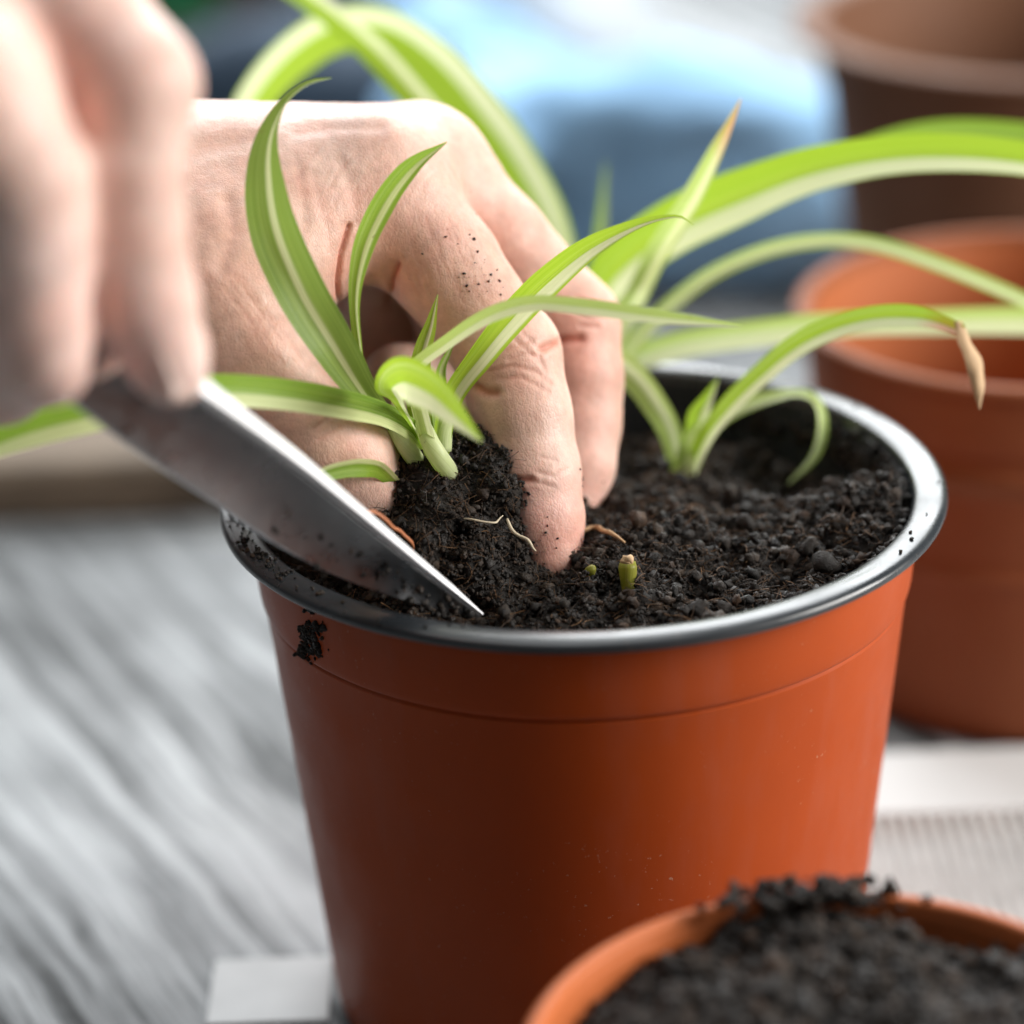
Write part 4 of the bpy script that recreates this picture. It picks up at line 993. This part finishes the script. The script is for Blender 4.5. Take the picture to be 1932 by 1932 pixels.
link('soil_specks', make_mesh('soil_specks', v - lh_base, f, [M_SOIL], colors=c, smooth=True), LH, label='black specks of soil on the forefinger', kind='stuff')

# ------------------------------------------------------------------ blurred background
def cloth(name, segs, h, mat, seed, k=3.0, amp=0.5, sc_=0.25):
    pp = [(P(*a), P(*b), ra, rb) for a, b, ra, rb in segs]
    allp = np.array([q for s in pp for q in s[:2]]); rm = max(max(s[2], s[3]) for s in pp)
    X, org = grid(allp.min(0) - rm - 2, allp.max(0) + rm + 2, h); D = None
    for a, b, ra, rb in pp:
        s = seg_sdf(X, a, b, ra, rb); D = s if D is None else smin(D, s, k)
    D = D + (amp * fbm(X.reshape(-1, 3), sc_, seed, 3)).reshape(D.shape)
    D = np.maximum(D, 0.02 - X[..., 2])
    v, q = surface_nets(D, org, h)
    return v, q
# kneeling person's jeans: lit leg, second leg with shade painted in, pale shirt hem
pb = np.array([4.0, 46.0, 0.0])
PERSON = empty('person', pb, 'blurred person in blue jeans and a pale top kneeling in the background', 'person')
v, q = cloth('jeans', [((1000, 390, 108), (1280, 400, 107), 5.0, 5.0), ((1280, 400, 107), (1470, 420, 105), 5.0, 3.6), ((1520, 300, 109), (1500, 480, 104), 2.2, 2.6), ((1150, 300, 112), (1450, 330, 110), 3.6, 3.0), ((1000, 390, 108), (820, 270, 122), 4.6, 4.8)], 0.5, M_DENIM, 111, 1.6, 1.1, 0.28)
child('jeans', v, q, PERSON, pb, [M_DENIM], label='blue denim trouser leg')
v, q = cloth('shirt', [((700, -40, 136), (1040, 60, 128), 3.8, 3.6), ((1040, 60, 128), (1110, 110, 124), 3.4, 2.2), ((900, -80, 134), (980, 60, 130), 3.4, 3.0)], 0.6, M_SHIRT, 113)
child('shirt', v, q, PERSON, pb, [M_SHIRT], label='pale shirt hem')
v, q = cloth('shaded_jeans', [((250, 195, 124), (520, 200, 122), 2.4, 2.8), ((520, 200, 122), (830, 220, 118), 2.8, 3.4)], 0.6, M_DENIM_SHADE, 115)
b = P(500, 300, 122); b[2] = 0
o = link('shaded_jeans_leg', make_mesh('shaded_jeans_leg', v - b, q, [M_DENIM_SHADE]), label='jeans leg with shade painted in as dark navy, blurred, behind the sharp hand', cat='cloth'); o.location = b * CM
g0 = on_z(350, 60, 0)
v, f = lathe([(0, 0.02), (3.0, 0.02), (3.2, 0.3), (3.5, 9.0), (3.6, 9.3), (3.3, 9.3), (2.9, 0.6), (0, 0.5)], 48)
o = link('green_can', make_mesh('green_can', v, f, [M_GREEN]), label='blurred green container at the top edge left of the arching leaf', cat='container'); o.location = Vector(P(345, 90, 140)) * CM; o.location.z = 0
v, f = lathe([(0, 0.02), (3.4, 0.02), (3.6, 0.3), (4.3, 6.0), (4.6, 6.0), (4.6, 7.4), (4.2, 7.4), (3.4, 0.7), (0, 0.6)], 48)
o = link('clay_pot', make_mesh('clay_pot', v, f, [M_CLAYBROWN]), label='blurred brown clay pot at the top edge between green container and arching leaf', cat='plant pot'); o.location = Vector(P(520, 60, 140)) * CM; o.location.z = 0
